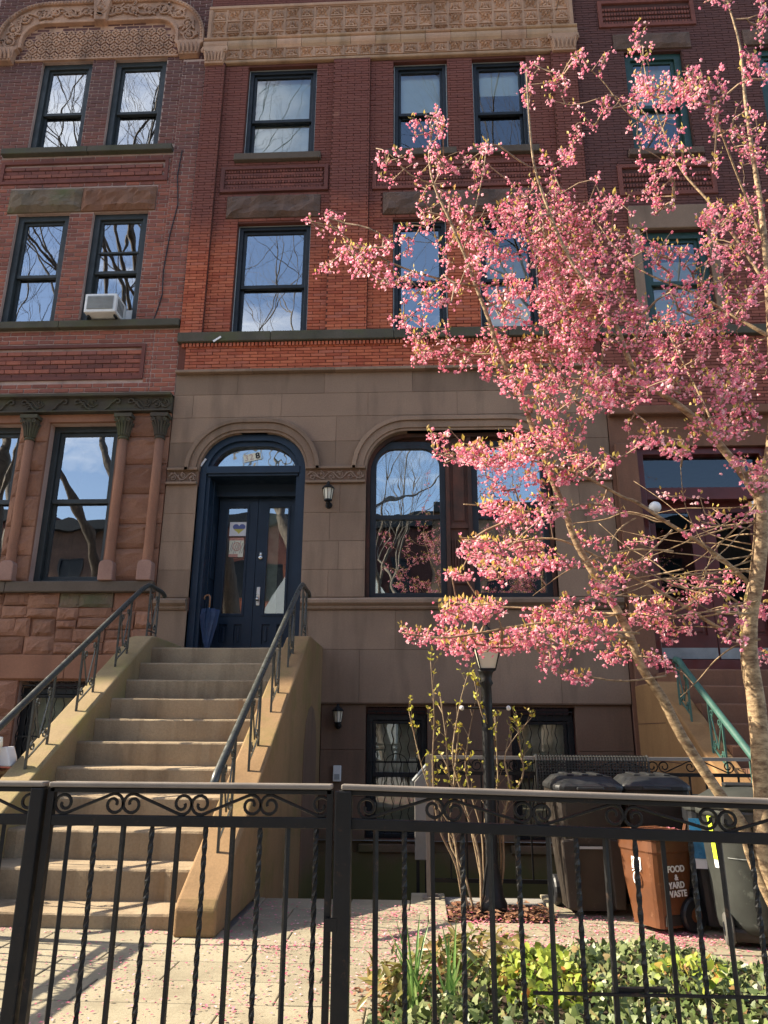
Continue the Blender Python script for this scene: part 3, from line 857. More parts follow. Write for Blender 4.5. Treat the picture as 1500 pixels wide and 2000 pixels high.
# brick string of dentils under the sill
mb = MB()
for i in range(112):
    x = XL + .05 + i * .05
    mb.tint = rnd.random()
    mb.box(x, x + .034, -.05, -.01, 6.085, 6.135)
o = mb.build('dentil_course', M['brick_m'], core, tint=True); o['kind'] = 'stuff'
# spandrel panels of ribbed brick
for (a, b, c, d) in ((-2.86, -1.28, 8.60, 9.04), (-.64, 1.97, 8.58, 9.02)):
    mb = MB()
    mb.ring([(a, c), (b, c), (b, d), (a, d)], [(a + .06, c + .05), (b - .06, c + .05), (b - .06, d - .05), (a + .06, d - .05)], -.03, .02)
    mb.box(a + .06, b - .06, .012, .03, c + .05, d - .05)
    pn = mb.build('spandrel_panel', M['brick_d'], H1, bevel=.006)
    nrow = 7
    hh = (d - c - .10) / nrow
    for k in range(nrow):
        z = c + .05 + k * hh
        mb2 = MB()
        if k % 2 == 0:
            x = a + .065
            while x < b - .10:
                mb2.tint = rnd.random()
                mb2.box(x, x + .03, -.012, .012, z + .006, z + hh - .006); x += .042
        else:
            x = a + .065
            while x < b - .10:
                e = min(x + .2, b - .065)
                mb2.tint = rnd.random()
                mb2.box(x, e, -.004, .012, z + .006, z + hh - .006); x = e + .006
        mb2.build('brick_course', M['brick_d'], pn, tint=True)
# rock-faced lintels
rockstone('lintel', -2.735, -1.385, 8.155, 8.525, -.02, .08, M['rock'], H1, 5, 16, 6)
rockstone('lintel', -.485, 1.795, 8.155, 8.525, -.02, .08, M['rock'], H1, 8, 26, 6)
# windows
window(H1, *W3[0], M['frame_bk'], 9.99, shade=[('shade', .03, .97)], storm=True, casing=.07, rail=.055, glass='glass_s')
window(H1, *W3[1], M['frame_bk'], 10.03, shade=[('shade', .46, .97)], storm=True, casing=.07, glass='glass_s')
window(H1, *W3[2], M['frame_bk'], 10.0, shade=[('shade', .70, .97)], storm=True, casing=.07, glass='glass_s')
window(H1, *W2[0], M['frame_bk'], 7.10, storm=True, casing=.07, rail=.055, glass='glass_d')
window(H1, *W2[1], M['frame_bk'], 7.12, storm=True, casing=.07)
window(H1, *W2[2], M['frame_bk'], 7.12, storm=True, casing=.07, shade=[('curtain', .04, .72)], glass='glass_s')
for w in W3: sill('sill', H1, w[0] - .11, w[1] + .11, 9.13, 9.248, M['sill_br'])
sb = [XL - .015, -1.98, -.32, 1.2, XR + .015]
for a, b in zip(sb[:-1], sb[1:]): sill('sill_course', H1, a + .002, b - .002, 6.145, 6.288, M['sill'], .085, .03)
# brick coping between brick and stone
sb = [XL, -2.2, -1.1, .1, 1.3, XR]
for a, b in zip(sb[:-1], sb[1:]): box('coping', a + .001, b - .001, -.075, .03, 5.69, 5.733, M['brown'], H1, .008)

# ---- brown stone ashlar blocks
DP = arch_open(DO[0], DO[1], 1.90, DO[3], .52)
WP = arch_open(WO[0], WO[1], 2.60, WO[3], .52)
cut = []
for P in (DP, WP):
    c = MB().prism(P, -1, 1.0).build('cutter', M['brown'])
    cut.append(c)
G = .0016
courses = [(5.39, 5.688, [-2.40, -1.24, -.08, 1.05, 1.95]), (5.06, 5.39, [-2.98, -1.80, -.66, .50, 1.62]), (4.71, 5.06, [-2.14, -1.07, .5, 1.95]),
           (4.36, 4.71, [-2.14, -1.07, .5, 1.90]), (3.75, 4.13, [-2.1, -1.0, .5, 1.98]), (3.38, 3.75, [-2.1, -1.12, .5, 2.05]), (3.02, 3.38, [-2.1, -1.0, .5, 1.95]), (2.68, 3.02, [-2.1, -1.12, .5, 2.05]),
           (2.05, 2.52, [-2.5, -1.35, -.30, .82, 1.72]), (1.44, 2.05, [-2.5, -1.45, -.72, .62, 1.62])]
for (c, d, js) in courses:
    e = [XL] + js + [XR]
    for a, b in zip(e[:-1], e[1:]):
        hits = [k for k, O in enumerate((DO, WO)) if a < O[1] and b > O[0] and c < O[3] and d > (1.90 if k == 0 else 2.60)]
        if any(a >= O[0] - 1e-6 and b <= O[1] + 1e-6 and d < O[3] - .55 and c > O[2] - .2 for O in (DO, WO)): continue
        o = box('ashlar_block', a + G, b - G, 0, .22, c + G, d - G, M['brown'], H1)
        for k in hits: boolean_cut(o, [cut[k]])
        if len(o.data.polygons) == 0: bpy.data.objects.remove(o); continue
        bv = o.modifiers.new('bevel', 'BEVEL'); bv.width = .0025; bv.segments = 1; bv.limit_method = 'ANGLE'; bv.angle_limit = R_(50)
for c in cut: bpy.data.objects.remove(c)
mb = MB()
slab(mb, XL + .004, XR - .004, 1.43, 5.70, [DO, WO], .006, .03)
for (O, P) in ((DO, DP), (WO, WP)):
    pass
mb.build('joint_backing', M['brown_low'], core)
# hood mouldings over the two arches
for (O, px) in ((DO, -1.30), (WO, 1.83)):
    for (o1, o0, yy) in ((.185, .13, -.052), (.13, .035, -.026), (.035, .0, -.006)):
        r = .52
        A_ = arch_open(O[0] - o1, O[1] + o1, 4.365, O[3] + o1, r + o1, 10)
        B_ = arch_open(O[0] - o0, O[1] + o0, 4.365, O[3] + o0, r + o0, 10)
        MB().ring(A_, B_, yy, .12, closed=False).build('hood_moulding', M['brown'], H1, bevel=.006)
# carved impost bands
for (a, b) in ((XL + .004, -2.84), (-1.44, -.68), (1.67, XR - .004)):
    mb = MB()
    mb.box(a, b, .012, .2, 4.135, 4.355)
    mb.box(a, b, -.035, .2, 4.325, 4.36)
    mb.box(a, b, -.045, .2, 4.132, 4.165)
    bd = mb.build('impost_band', M['brown'], H1, bevel=.006)
    rl = MB()
    foliage_relief(rl, a + .02, b - .02, 4.172, 4.318, .0, int(a * 10) + 50, .115, .0095)
    rl.build('carved_foliage', M['carve'], bd)
# water-table moulding under the parlour window
for (a, b) in ((XL, -2.84), (-1.44, .35), (.35, XR)):
    mb = MB()
    mb.prism([(.03, 2.525), (-.02, 2.525), (-.035, 2.545), (-.035, 2.565), (-.06, 2.585), (-.075, 2.60), (-.075, 2.635), (-.05, 2.66), (.03, 2.675)], a + .001, b - .001, 'x')
    mb.build('water_table', M['brown'], H1)
# parlour window sill ledge
box('sill', -.72, 1.71, -.05, .25, 2.60, 2.665, M['brown'], H1, .008)
# lower wall, basement storey (set back a little)
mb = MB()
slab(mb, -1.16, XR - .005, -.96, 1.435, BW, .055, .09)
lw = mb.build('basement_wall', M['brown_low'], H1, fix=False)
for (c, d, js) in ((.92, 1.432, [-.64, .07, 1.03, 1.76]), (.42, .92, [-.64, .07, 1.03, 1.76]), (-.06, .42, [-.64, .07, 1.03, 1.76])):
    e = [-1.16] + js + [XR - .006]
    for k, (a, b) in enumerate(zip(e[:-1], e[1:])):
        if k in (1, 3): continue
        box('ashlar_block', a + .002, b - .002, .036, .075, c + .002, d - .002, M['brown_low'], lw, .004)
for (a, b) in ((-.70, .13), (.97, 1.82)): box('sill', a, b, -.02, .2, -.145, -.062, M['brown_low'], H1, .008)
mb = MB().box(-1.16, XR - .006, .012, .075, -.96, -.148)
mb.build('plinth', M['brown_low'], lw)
# basement windows behind wavy grilles
def basement_window(house, w, ywall, bars=7):
    x0, x1, z0, z1 = w
    f = window(house, x0 + .002, x1 - .002, z0 + .002, z1 - .08, M['frame_bk'], z0 + (z1 - z0) * .47, y=ywall + .10, casing=.07, rail=.05, shade=[('drape', .08, .93)], glass='glass_s')
    mb = MB()
    mb.box(x0 + .02, x1 - .02, ywall + .02, ywall + .035, z0 + .022, z0 + .038)
    gr = mb.build('window_grille', M['iron'], house)
    for z in (z0 + .57 * (z1 - z0), z1 - .17, z1 - .05): MB().box(x0 + .02, x1 - .02, ywall + .02, ywall + .035, z - .008, z + .008).build('grille_rail', M['iron'], gr)
    for i in range(bars + 1):
        x = x0 + .03 + (x1 - x0 - .06) * i / bars
        path = [(x + math.sin((z0 + (z1 - z0) * k / 40) * 34 + (i % 2) * PI) * .011, ywall + .028, z0 + .03 + (z1 - z0 - .08) * k / 40) for k in range(41)]
        MB().tube(path, .006, 4).build('grille_bar', M['iron'], gr)
    n = 9
    t = MB()
    for i in range(n):
        x = x0 + .06 + (x1 - x0 - .12) * (i + .5) / n
        t.tube(spiral(x, z1 - .02, .028, .8, 0, 1, ywall + .02, 8), .004, 4)
    t.tube([((x0 + x1) / 2 + math.cos(a) * .12, ywall + .02, z0 + .57 * (z1 - z0) + math.sin(a) * .09) for a in [PI * k / 12 for k in range(13)]], .005, 4)
    t.build('grille_scrollwork', M['iron'], gr)
for w in BW: basement_window(H1, w, .06)

# ---- parlour window: two arched sashes with a weathered mullion
x0, x1, z0, z1 = WO
mb = MB()
mb.ring(arch_open(x0 - .0, x1 + .0, z0, z1, .52), arch_open(x0 + .045, x1 - .045, z0 + .02, z1 - .05, .48), .10, .24, closed=True)
pw = mb.build('parlour_window', M['oldwood'], H1)
mm = MB()
mm.box(.335, .665, .13, .26, z0, z1 - .04)
for a in (.335, .615): mm.box(a, a + .05, .095, .13, z0, z1 - .06)
mm.box(.385, .615, .105, .13, 3.56, 3.62)
mm.box(.385, .615, .105, .13, 2.86, 2.92)
mm.box(.43, .57, .115, .13, 3.66, 4.55)
for k in range(6): mm.box(.40 + k * .036, .418 + k * .036, .11, .13, 2.95, 3.42)
mm.build('mullion', M['oldwood'], pw, bevel=.004)
for (a, b) in ((-.625, .335), (.665, 1.615)):
    po = rounded_top(a, b, z0 + .02, z1 - .10, .30)
    pi = rounded_top(a + .075, b - .075, z0 + .09, z1 - .20, .24)
    MB().ring(po, pi, .13, .22).build('sash_frame', M['frame_bk'], pw, bevel=.004)
    lf, rg = a + .07, b - .07
    meet = 3.72
    MB().box(lf, rg, .145, .19, meet - .03, meet + .03).build('meeting_rail', M['frame_bk'], pw, bevel=.004)
    g = MB(); g.prism(rounded_top(lf, rg, meet, z1 - .19, .24), .165, .168); g.build('pane', M['glass_d'], pw, fix=True)
    g = MB(); g.prism([(lf, z0 + .08), (rg, z0 + .08), (rg, meet), (lf, meet)], .178, .181); g.build('pane', M['glass_d'], pw)
    # spandrel of old wood above the rounded sash
    po2 = rounded_top(a - .01, b + .01, z1 - .62, z1 - .03, .02)
    pi2 = rounded_top(a + .01, b - .01, z1 - .615, z1 - .11, .29)
    MB().ring(po2[1:] , pi2[1:], .19, .23, closed=False).build('sash_spandrel', M['oldwood'], pw)
    r = MB(); r.box(a, b, .27, 1.4, z0, z1); r.f = [f for i, f in enumerate(r.f) if i != 2]; r.m = r.m[:5]
    r.build('room_interior', M['dark'], pw, fix=False)
    box('window_shade', lf, rg, .24, .245, 4.30, z1 - .08, M['shade'], pw)

# ---- entrance: navy frame, transom and a pair of doors
x0, x1, z0, z1 = DO
mb = MB()
mb.ring(arch_open(x0, x1, z0, z1, .52), arch_open(x0 + .085, x1 - .085, z0, z1 - .085, .45), .06, .17, closed=False)
mb.ring(arch_open(x0 + .085, x1 - .085, z0, z1 - .085, .45), arch_open(x0 + .13, x1 - .13, z0, z1 - .15, .40), .10, .26, closed=False)
df = mb.build('door_frame', M['navy'], H1)
mb = MB(); mb.box(x0 + .10, x1 - .10, .07, .40, 4.27, 4.36); mb.box(x0 + .08, x1 - .08, .045, .12, 4.30, 4.40)
mb.build('transom_bar', M['navy'], df, bevel=.008)
mb = MB()
mb.box(x0 + .02, x0 + .15, .26, .62, z0, 4.30); mb.box(x1 - .15, x1 - .02, .26, .62, z0, 4.30)
for zz in (2.45, 3.3):       # raised panels of the side linings
    mb.box(x0 + .15, x0 + .162, .31, .48, zz - .32, zz + .36); mb.box(x1 - .162, x1 - .15, .31, .48, zz - .32, zz + .36)
mb.box(x0 + .1, x1 - .1, .40, .62, 4.10, 4.30)
mb.build('door_lining', M['navy'], df, bevel=.005)
g = MB(); g.prism(rounded_top(x0 + .12, x1 - .12, 4.38, z1 - .14, .26), .17, .174); g.build('transom_pane', M['glass_w'], df)
g = MB(); g.prism(rounded_top(x0 + .12, x1 - .12, 4.36, z1 - .10, .26), .26, .262); g.build('transom_curtain', M['curtain'], df)
DY = .50
def leaf(a, b, hinge_left):
    mb = MB()
    so, si = (.115, .135) if hinge_left else (.135, .115)
    gx0, gx1 = a + so, b - si
    gz0, gz1 = 2.55, 3.98
    pz0, pz1 = 2.17, 2.42
    pm = (gx0 + gx1) / 2
    holes_ = [(gx0, gx1, gz0, gz1), (gx0 - .01, pm - .045, pz0, pz1), (pm + .045, gx1 + .01, pz0, pz1)]
    slab(mb, a, b, 1.965, 4.10, holes_, DY, DY + .045)
    lf_ = mb.build('door_leaf', M['navy'], H1, bevel=.003)
    for h in holes_[1:]:
        p = MB(); p.box(h[0], h[1], DY + .02, DY + .03, h[2], h[3]); p.box(h[0] + .035, h[1] - .035, DY + .004, DY + .02, h[2] + .035, h[3] - .035)
        p.build('door_panel', M['navy'], lf_, bevel=.006)
    t = MB(); t.ring([(gx0 - .02, gz0 - .02), (gx1 + .02, gz0 - .02), (gx1 + .02, gz1 + .02), (gx0 - .02, gz1 + .02)], [(gx0 + .008, gz0 + .008), (gx1 - .008, gz0 + .008), (gx1 - .008, gz1 - .008), (gx0 + .008, gz1 - .008)], DY - .012, DY + .012)
    t.build('glazing_bead', M['navy'], lf_)
    g = MB(); g.add([(gx0, DY + .016, gz0), (gx1, DY + .016, gz0), (gx1, DY + .016, gz1), (gx0, DY + .016, gz1)], [(0, 1, 2, 3)]); g.build('pane', M['glass'], lf_, fix=False)
    k = MB(); k.box(a + .01, b - .01, DY - .006, DY, 1.975, 2.03); k.build('kick_strip', M['navy'], lf_)
    return lf_, gx0, gx1
dl, ga, gb = leaf(x0 + .165, -2.143, True)
dr, gc, gd = leaf(-2.137, x1 - .165, False)
hw = MB(); hw.box(-2.10, -2.055, DY - .012, DY, 2.66, 2.90); hw.build('lock_plate', M['chrome'], dr, bevel=.004)
MB().tube([(-2.078, DY - .01, 2.74), (-2.078, DY - .055, 2.74), (-2.078, DY - .055, 2.71)], .011, 8).blob((-2.078, DY - .06, 2.735), .024, .02, .024).build('door_knob', M['chrome'], dr, True)
MB().lathe([(.03, 0), (.032, -.012), (.022, -.02)], (-2.075, DY, 3.29), 14, axis='y').box(-2.095, -2.055, DY - .012, DY, 3.30, 3.37).build('knocker', M['chrome'], dr, True)
r = MB(); r.box(x0 + .14, x1 - .14, .60, 2.2, 1.9, 4.2); r.f = [f for i, f in enumerate(r.f) if i != 2]; r.m = r.m[:5]
r.build('hallway', M['dark'], H1, fix=False)
box('door_curtain', gc - .01, gc + .14, DY + .07, DY + .075, 2.5, 4.0, M['drape'], dr)
box('threshold', x0 + .01, x1 - .01, .0, .62, 1.90, 1.962, M['stoopstone'], H1, .01)

# ---- tan terracotta frieze: tiles, half-round moulding, tiles, capitals
def tile_mesh(kind):
    mb = MB()
    h = .0958
    mb.box(-h, h, .014, .05, -h, h)
    mb.ring([(-h, -h), (h, -h), (h, h), (-h, h)], [(-h + .010, -h + .010), (h - .010, -h + .010), (h - .010, h - .010), (-h + .010, h - .010)], -.002, .014)
    base = -.055 if kind == 0 else 0
    def petal(a, r0, r1, w, cz):
        c, s_ = math.cos(a), math.sin(a)
        m = (r0 + r1) / 2
        P = lambda r, t, y: (c * r - s_ * t, y, cz + s_ * r + c * t)
        mb.add([P(r0, 0, .022), P(m, -w, .018), P(r1, 0, .004), P(m, w, .018), P(m, 0, -.030)], [(0, 1, 4), (1, 2, 4), (2, 3, 4), (3, 0, 4)])
    if kind == 0:      # palmette over a bowl
        for k in range(7):
            petal(PI * (k + .5) / 7, .035, .125 if k in (2, 3, 4) else .082, .015, base)
        mb.tube([(math.cos(PI * k / 8) * .030, .0, base + math.sin(PI * k / 8) * .030) for k in range(9)], .011, 5)
        mb.box(-.076, .076, -.012, .022, -.079, -.060)
    else:              # rosette with corner leaves
        for k in range(8): petal(PI * 2 * k / 8 + .2, .014, .066, .016, .014)
        mb.blob((0, -.004, .014), .017, .02, .017, 6, 4)
        for sx in (-1, 1):
            petal(math.atan2(-1, sx), .045, .11, .016, .0)
            petal(math.atan2(1, sx), .07, .11, .012, .0)
    me = mb.mesh('tile', M['terra'])
    bm = bmesh.new(); bm.from_mesh(me); bmesh.ops.recalc_face_normals(bm, faces=bm.faces[:]); bm.to_mesh(me); bm.free()
    return me
TM = [tile_mesh(0), tile_mesh(1)]
mb = MB()
mb.box(XL - .0, XR + .0, -.03, .03, 10.99, 12.10)
fr = mb.build('frieze', M['terra_old'], H1)
def put_tile(x, z, k, par, sx=1, sz=1):
    o = bpy.data.objects.new('tile', TM[k]); link(o, par); o.location = (x, -.055, z); o.scale = (sx, 1, sz)
nt_ = 24
pit = (XR - XL - .10) / nt_
for i in range(nt_):
    x = XL + .05 + (i + .5) * pit
    for r_ in range(3):
        zc = 11.925 - r_ * .235
        if r_ == 2: put_tile(x, 11.507, (i + r_) % 2, fr, pit / .194, .66)
        else: put_tile(x, zc - (0 if i % 2 else .0), (i + r_) % 2, fr, pit / .194, 1.215)
n2 = 22
p2 = (XR - XL - .62) / n2
for i in range(n2):
    put_tile(XL + .31 + (i + .5) * p2, 11.135, i % 2, fr, p2 / .194, 1.0)
for i in range(12): pass
prof = [(-.03, 11.235), (-.058, 11.235), (-.066, 11.25), (-.082, 11.275), (-.092, 11.31), (-.092, 11.345), (-.080, 11.375), (-.064, 11.39), (-.064, 11.40), (-.085, 11.41), (-.095, 11.425), (-.095, 11.44), (-.03, 11.44)]
nb = 15
wb = (XR - XL + .10) / nb
for i in range(nb):
    a = XL - .05 + i * wb
    MB().prism(prof, a + .003, a + wb - .003, 'x').build('frieze_moulding', M['terra_dk'] if i % 3 else M['terra'], fr)
for (a, b) in ((XL - .01, XR + .01),):
    box('frieze_border', a, b, -.075, -.03, 12.045, 12.105, M['terra'], fr, .012)
    MB().box(XL + .02, XR - .02, -.05, .03, 10.975, 11.035).build('frieze_soffit', M['terra_dk'], fr, bevel=.02)
for (a, b) in ((XL - .012, XL + .05), (XR - .05, XR + .012)):
    box('frieze_border', a, b, -.07, -.03, 11.445, 12.04, M['terra'], fr, .01)
for (a, b) in ((XL - .06, -2.90), (2.0, XR + .06)):
    mb = MB()
    mb.prism([(a, 11.26), (b, 11.26), (b, 11.20), (b - .03, 11.17), (b - .06, 10.95), (b - .05, 10.93), (a + .05, 10.93), (a + .06, 10.95), (a + .03, 11.17), (a, 11.20)], -.10, .0)
    c = mb.build('pier_capital', M['terra'], H1, bevel=.008)
    rl = MB()
    for k in range(6):
        x = a + .08 + (b - a - .16) * k / 5
        rl.tube([(x, -.10, 10.97), (x, -.115, 11.05), (x + (.02 if k > 2 else -.02), -.13, 11.12), (x, -.115, 11.14)], [.016, .02, .014, .008], 5)
    for x in (a + .03, b - .03): rl.tube(spiral(x, 11.17, .04, 1.4, PI / 2, 1, -.11, 12), .011, 5)
    rl.build('leaf_carving', M['terra'], c)
# brick above the frieze and cornice
BL = bricks([(XL + .003, XR - .003, 12.11, 12.9, -.0)], [], .205, .0465, .006, 4, 12.11)
mb = MB()
for b in BL:
    mb.tint = rnd.random(); mb.box(b[0] - b[3] / 2, b[0] + b[3] / 2, b[1], .03, b[2] - b[4] / 2, b[2] + b[4] / 2)
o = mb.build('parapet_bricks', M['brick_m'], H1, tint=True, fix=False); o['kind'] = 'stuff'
box('cornice', XL, XR, -.35, .4, 13.05, 13.55, M['frame_bk'], H1, .03)

for (px_, py_, yq, dx_, dz_) in ((397, 903, .04, .03, .05), (424, 662, -.10, .05, .035)):
    c = at(px_, py_, Y=yq)
    MB().obox(c, (dx_, 0, dz_), (0, .002, 0), (-dz_ * .22, 0, dx_ * .22)).build('white_tape', M['paper'], H1)
# ------------------------------------------------------------------ left house
XA, XB = -8.88, -3.246
H2 = thing('brick_row_house', 'purple-red brick row house with carved arch over paired windows, on the left', 'house', (-6.0, 0, 0))
LW3 = [(-5.86, -5.05, 9.47, 11.18), (-4.70, -3.87, 9.47, 11.18)]
LW2 = [(-5.84, -5.05, 6.52, 8.34), (-4.70, -3.89, 6.52, 8.34)]
LW1 = [(-6.62, -5.27, 2.87, 5.02), (-4.88, -3.95, 2.87, 5.02)]
LB = [(-4.80, -3.80, .2, 1.68)]
mb = MB()
slab(mb, XA, XB, -.5, 13.8, LW3 + LW2 + LW1 + LB, .035, .42)
mb.box(XA, XB, 8, 12, -.5, 13.8); mb.box(XA, XB, .42, 8, 13.5, 13.8)
core2 = mb.build('wall', M['mortar_l'], H2, fix=False)
hs = LW3 + LW2 + [(-6.23, -3.62, 9.355, 9.47), (-5.99, -3.79, 8.345, 8.755), (-9, -3.246, 6.40, 6.52), (-6.2, -3.66, 8.86, 9.26), (-6.2, -3.70, 5.64, 6.17)]
mb = MB()
slab(mb, XA, XB, 5.39, 13.5, LW3 + LW2 + [(-6.2, -3.66, 8.86, 9.26), (-6.2, -3.70, 5.64, 6.17)], .008, .03)
mb.build('mortar', M['mortar_l'], core2)
arch_hole = [(-6.68, -3.28, 11.19, 12.3)]
rects = [(-6.75, XB, 5.39, 11.22, 0.), (-6.75, XB, 11.22, 13.0, 0.), (-3.60, XB - .0, 6.52, 11.1, -.03)]
rects = [(-6.75, -3.60, 5.39, 13.0, 0.), (-3.60, XB, 5.39, 6.4, 0.), (-3.60, XB, 11.1, 13.0, 0.)]
BL = bricks(rects, hs, .2085, .0667, .0125, 21, 5.39) + bricks([(-3.60, XB, 6.52, 11.1, -.028)], [], .2085, .0667, .0125, 22, 5.39)
MB().box(-3.60, XB - .002, -.02, .03, 6.525, 11.1).build('pilaster_mortar', M['mortar_l'], core2)
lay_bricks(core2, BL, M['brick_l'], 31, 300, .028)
for (a, b, c, d) in ((-6.2, -3.66, 8.86, 9.26), (-6.2, -3.70, 5.64, 6.17)):
    mb = MB()
    mb.ring([(a, c), (b, c), (b, d), (a, d)], [(a + .05, c + .045), (b - .05, c + .045), (b - .05, d - .045), (a + .05, d - .045)], -.018, .028)
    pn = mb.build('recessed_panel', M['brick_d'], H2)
    MB().box(a + .05, b - .05, .022, .032, c + .045, d - .045).build('panel_mortar', M['mortar_l'], pn)
    k = 0
    z = c + .048
    while z + .06 < d - .04:
        x = a + .055 - (.1 if k % 2 else 0)
        row = MB()
        while x < b - .08:
            u, v = max(x, a + .055), min(x + .199, b - .055)
            if v - u > .03:
                row.tint = rnd.random(); row.box(u, v, -.004 if k % 2 else .006, .028, z, z + .054)
            x += .2085
        row.build('brick_course', M['brick_l' if k % 2 else 'brick_d'], pn, tint=True)
        z += .0667; k += 1
# windows, sills, lintels
window(H2, *LW3[0], M['frame_gn'], 10.24, y=.06, casing=.09, rail=.05, shade=[('shade', .9, .97)], glass='glass_d')
window(H2, *LW3[1], M['frame_gn'], 10.22, y=.06, casing=.09, rail=.05, glass='glass_d')
window(H2, *LW2[0], M['frame_gn'], 7.34, y=.06, casing=.09, rail=.05, glass='glass_d')
w_ = window(H2, *LW2[1], M['frame_gn'], 7.38, y=.06, casing=.09, rail=.05, glass='glass_d')
box('lock_rail', -4.60, -3.99, .085, .11, 7.69, 7.715, M['frame_gn'], w_)
window(H2, *LW1[0], M['frame_gn'], 3.98, y=.14, casing=.08, rail=.06, glass='glass_d')
window(H2, *LW1[1], M['frame_gn'], 3.98, y=.14, casing=.08, rail=.06, glass='glass_d')
for a, b in ((-6.22, -4.9), (-4.897, -3.62)): sill('sill', H2, a, b, 9.36, 9.465, M['sill'], .08, .1)
for a, b in ((-8.8, -6.6), (-6.597, -4.93), (-4.927, -3.25)): sill('sill_course', H2, a, b, 6.405, 6.515, M['sill'], .08, .03)
rockstone('lintel', -5.985, -4.893, 8.35, 8.75, -.02, .085, M['rock_gr'], H2, 41, 14, 6)
rockstone('lintel', -4.887, -3.795, 8.35, 8.75, -.02, .085, M['rock_l'], H2, 44, 14, 6)
# carved green frieze
mb = MB()
mb.box(XA, XB - .005, -.06, .03, 5.135, 5.385)
mb.box(XA, XB - .005, -.13, .03, 5.345, 5.388)
mb.box(XA, XB - .005, -.10, .03, 5.132, 5.155)
fz = mb.build('carved_frieze', M['frieze'], H2, bevel=.006)
rl = MB()
x = -6.3
k = 0
while x < -3.55:
    a_, b_ = x, x + .52
    for sg in (1, -1):
        cx = x + .26 + sg * .11
        pts = [(x + .26 + sg * .26, -.065, 5.17), (x + .26 + sg * .21, -.072, 5.20), (x + .26 + sg * .17, -.075, 5.26)] + spiral(x + .26 + sg * .085, 5.275, .05, .9, (0 if sg > 0 else PI), sg, -.075, 10)
        rl.tube(pts, .014, 5)
    foliage_relief(rl, x + .36, x + .62, 5.18, 5.33, -.068, 60 + k, .13, .009)
    x += .72; k += 1
foliage_relief(rl, -3.50, XB - .02, 5.16, 5.34, -.068, 70, .14, .012)
rl.build('frieze_carving', M['frieze'], fz)
# parlour storey: rock-faced stone between columns
mb = MB()
slab(mb, XA, XB - .004, -.5, 5.132, LW1 + LB, .012, .034)
lb = mb.build('stone_backing', M['sand'], H2)
sd_ = 100
def ashlar(x0, x1, zlist, mat='rock_l', bul=.05):
    global sd_
    for a, b in zip(zlist[:-1], zlist[1:]):
        sd_ += 1
        rockstone('rock_faced_stone', x0 + .006, x1 - .006, a + .006, b - .006, 0.0, bul, M[mat], H2, sd_, 6, 6, .004, .02)
ashlar(-3.95, XB, [2.87, 3.30, 3.62, 4.02, 4.42, 4.80, 5.12], 'rock_l', .045)
ashlar(-5.27, -4.88, [2.87, 3.22, 3.6, 4.0, 4.35, 4.75, 5.12], 'rock_l', .045)
box('window_lintel', -6.7, XB - .01, -.01, .03, 5.025, 5.13, M['sand'], H2)
for cx, blk in ((-5.10, 1), (-3.845, 1), (-3.365, 1)):
    mb = MB()
    mb.lathe([(.066, 3.10), (.068, 3.13), (.062, 3.16), (.061, 4.0), (.056, 4.76)], (cx, -.045, 0), 18)
    c = mb.build('column', M['sand'], H2, True)
    cp = MB()
    cp.lathe([(.058, 4.74), (.070, 4.755), (.060, 4.775), (.064, 4.82), (.085, 4.95), (.105, 5.03)], (cx, -.045, 0), 14)
    cp.box(cx - .115, cx + .115, -.155, .04, 5.03, 5.08)
    for k in range(9):
        a = PI + PI * k / 8
        p, q = math.cos(a), math.sin(a)
        cp.tube([(cx + p * .064, -.045 + q * .064, 4.79), (cx + p * .082, -.045 + q * .082, 4.90), (cx + p * .115, -.045 + q * .115, 4.97), (cx + p * .105, -.045 + q * .105, 4.95)], [.013, .016, .012, .006], 5)
    for s_ in (-1, 1): cp.tube(spiral(cx + s_ * .085, 4.99, .028, 1.3, PI / 2, s_, -.15, 10), .009, 5)
    cp.build('column_capital', M['frieze'], c)
    bs = MB()
    bs.prism([(cx - .092, 2.872), (cx + .092, 2.872), (cx + .092, 3.07), (cx + .075, 3.11), (cx + .04, 3.125), (cx - .04, 3.125), (cx - .075, 3.11), (cx - .092, 3.07)], -.135, .02)
    bs.build('column_base', M['pinkpatch'], c, bevel=.012)
for a, b in ((-8.8, -5.1), (-5.097, -3.255)): sill('sill_course', H2, a, b, 2.735, 2.868, M['sill_br'], .10, .03)
# rubble course below the sill
rr = random.Random(77)
rubble = []
def split(x0, x1, z0, z1, d):
    w, h = x1 - x0, z1 - z0
    if (w < .44 and h < .24) or d > 7 or (d > 3 and w < .5 and h < .30 and rr.random() < .35):
        rubble.append((x0, x1, z0, z1)); return
    if w / .38 > h / .17:
        c = x0 + w * rr.uniform(.36, .64); split(x0, c, z0, z1, d + 1); split(c, x1, z0, z1, d + 1)
    else:
        c = z0 + h * rr.uniform(.36, .64); split(x0, x1, z0, c, d + 1); split(x0, x1, c, z1, d + 1)
split(-6.1, XB - .004, 1.99, 2.733, 0)
for (x0_, x1_, z0_, z1_) in rubble:
    sd_ += 1
    dk = abs((x0_ + x1_) / 2 + 4.1) < .22 and z1_ > 2.6
    rockstone('rubble_stone', x0_ + .004, x1_ - .004, z0_ + .004, z1_ - .004, rr.uniform(-.02, .006), rr.uniform(.025, .05), M['rock_gr' if dk else 'rock_l'], H2, sd_, 7, 5, .011, .03)
for a, b in ((-8.8, -5.4), (-5.397, -4.25), (-4.247, XB - .005)): box('stone_band', a, b, -.03, .03, 1.70, 1.985, M['sand'], H2, .01)
for (a, b, zs_) in ((-5.6, -4.80, [.0, .42, .85, 1.28, 1.69]), (-3.80, XB, [.0, .42, .85, 1.28, 1.69])):
    ashlar(a, b, zs_, 'rock_l', .05)
basement_window(H2, (-4.80, -3.80, .2, 1.68), .04, 9)

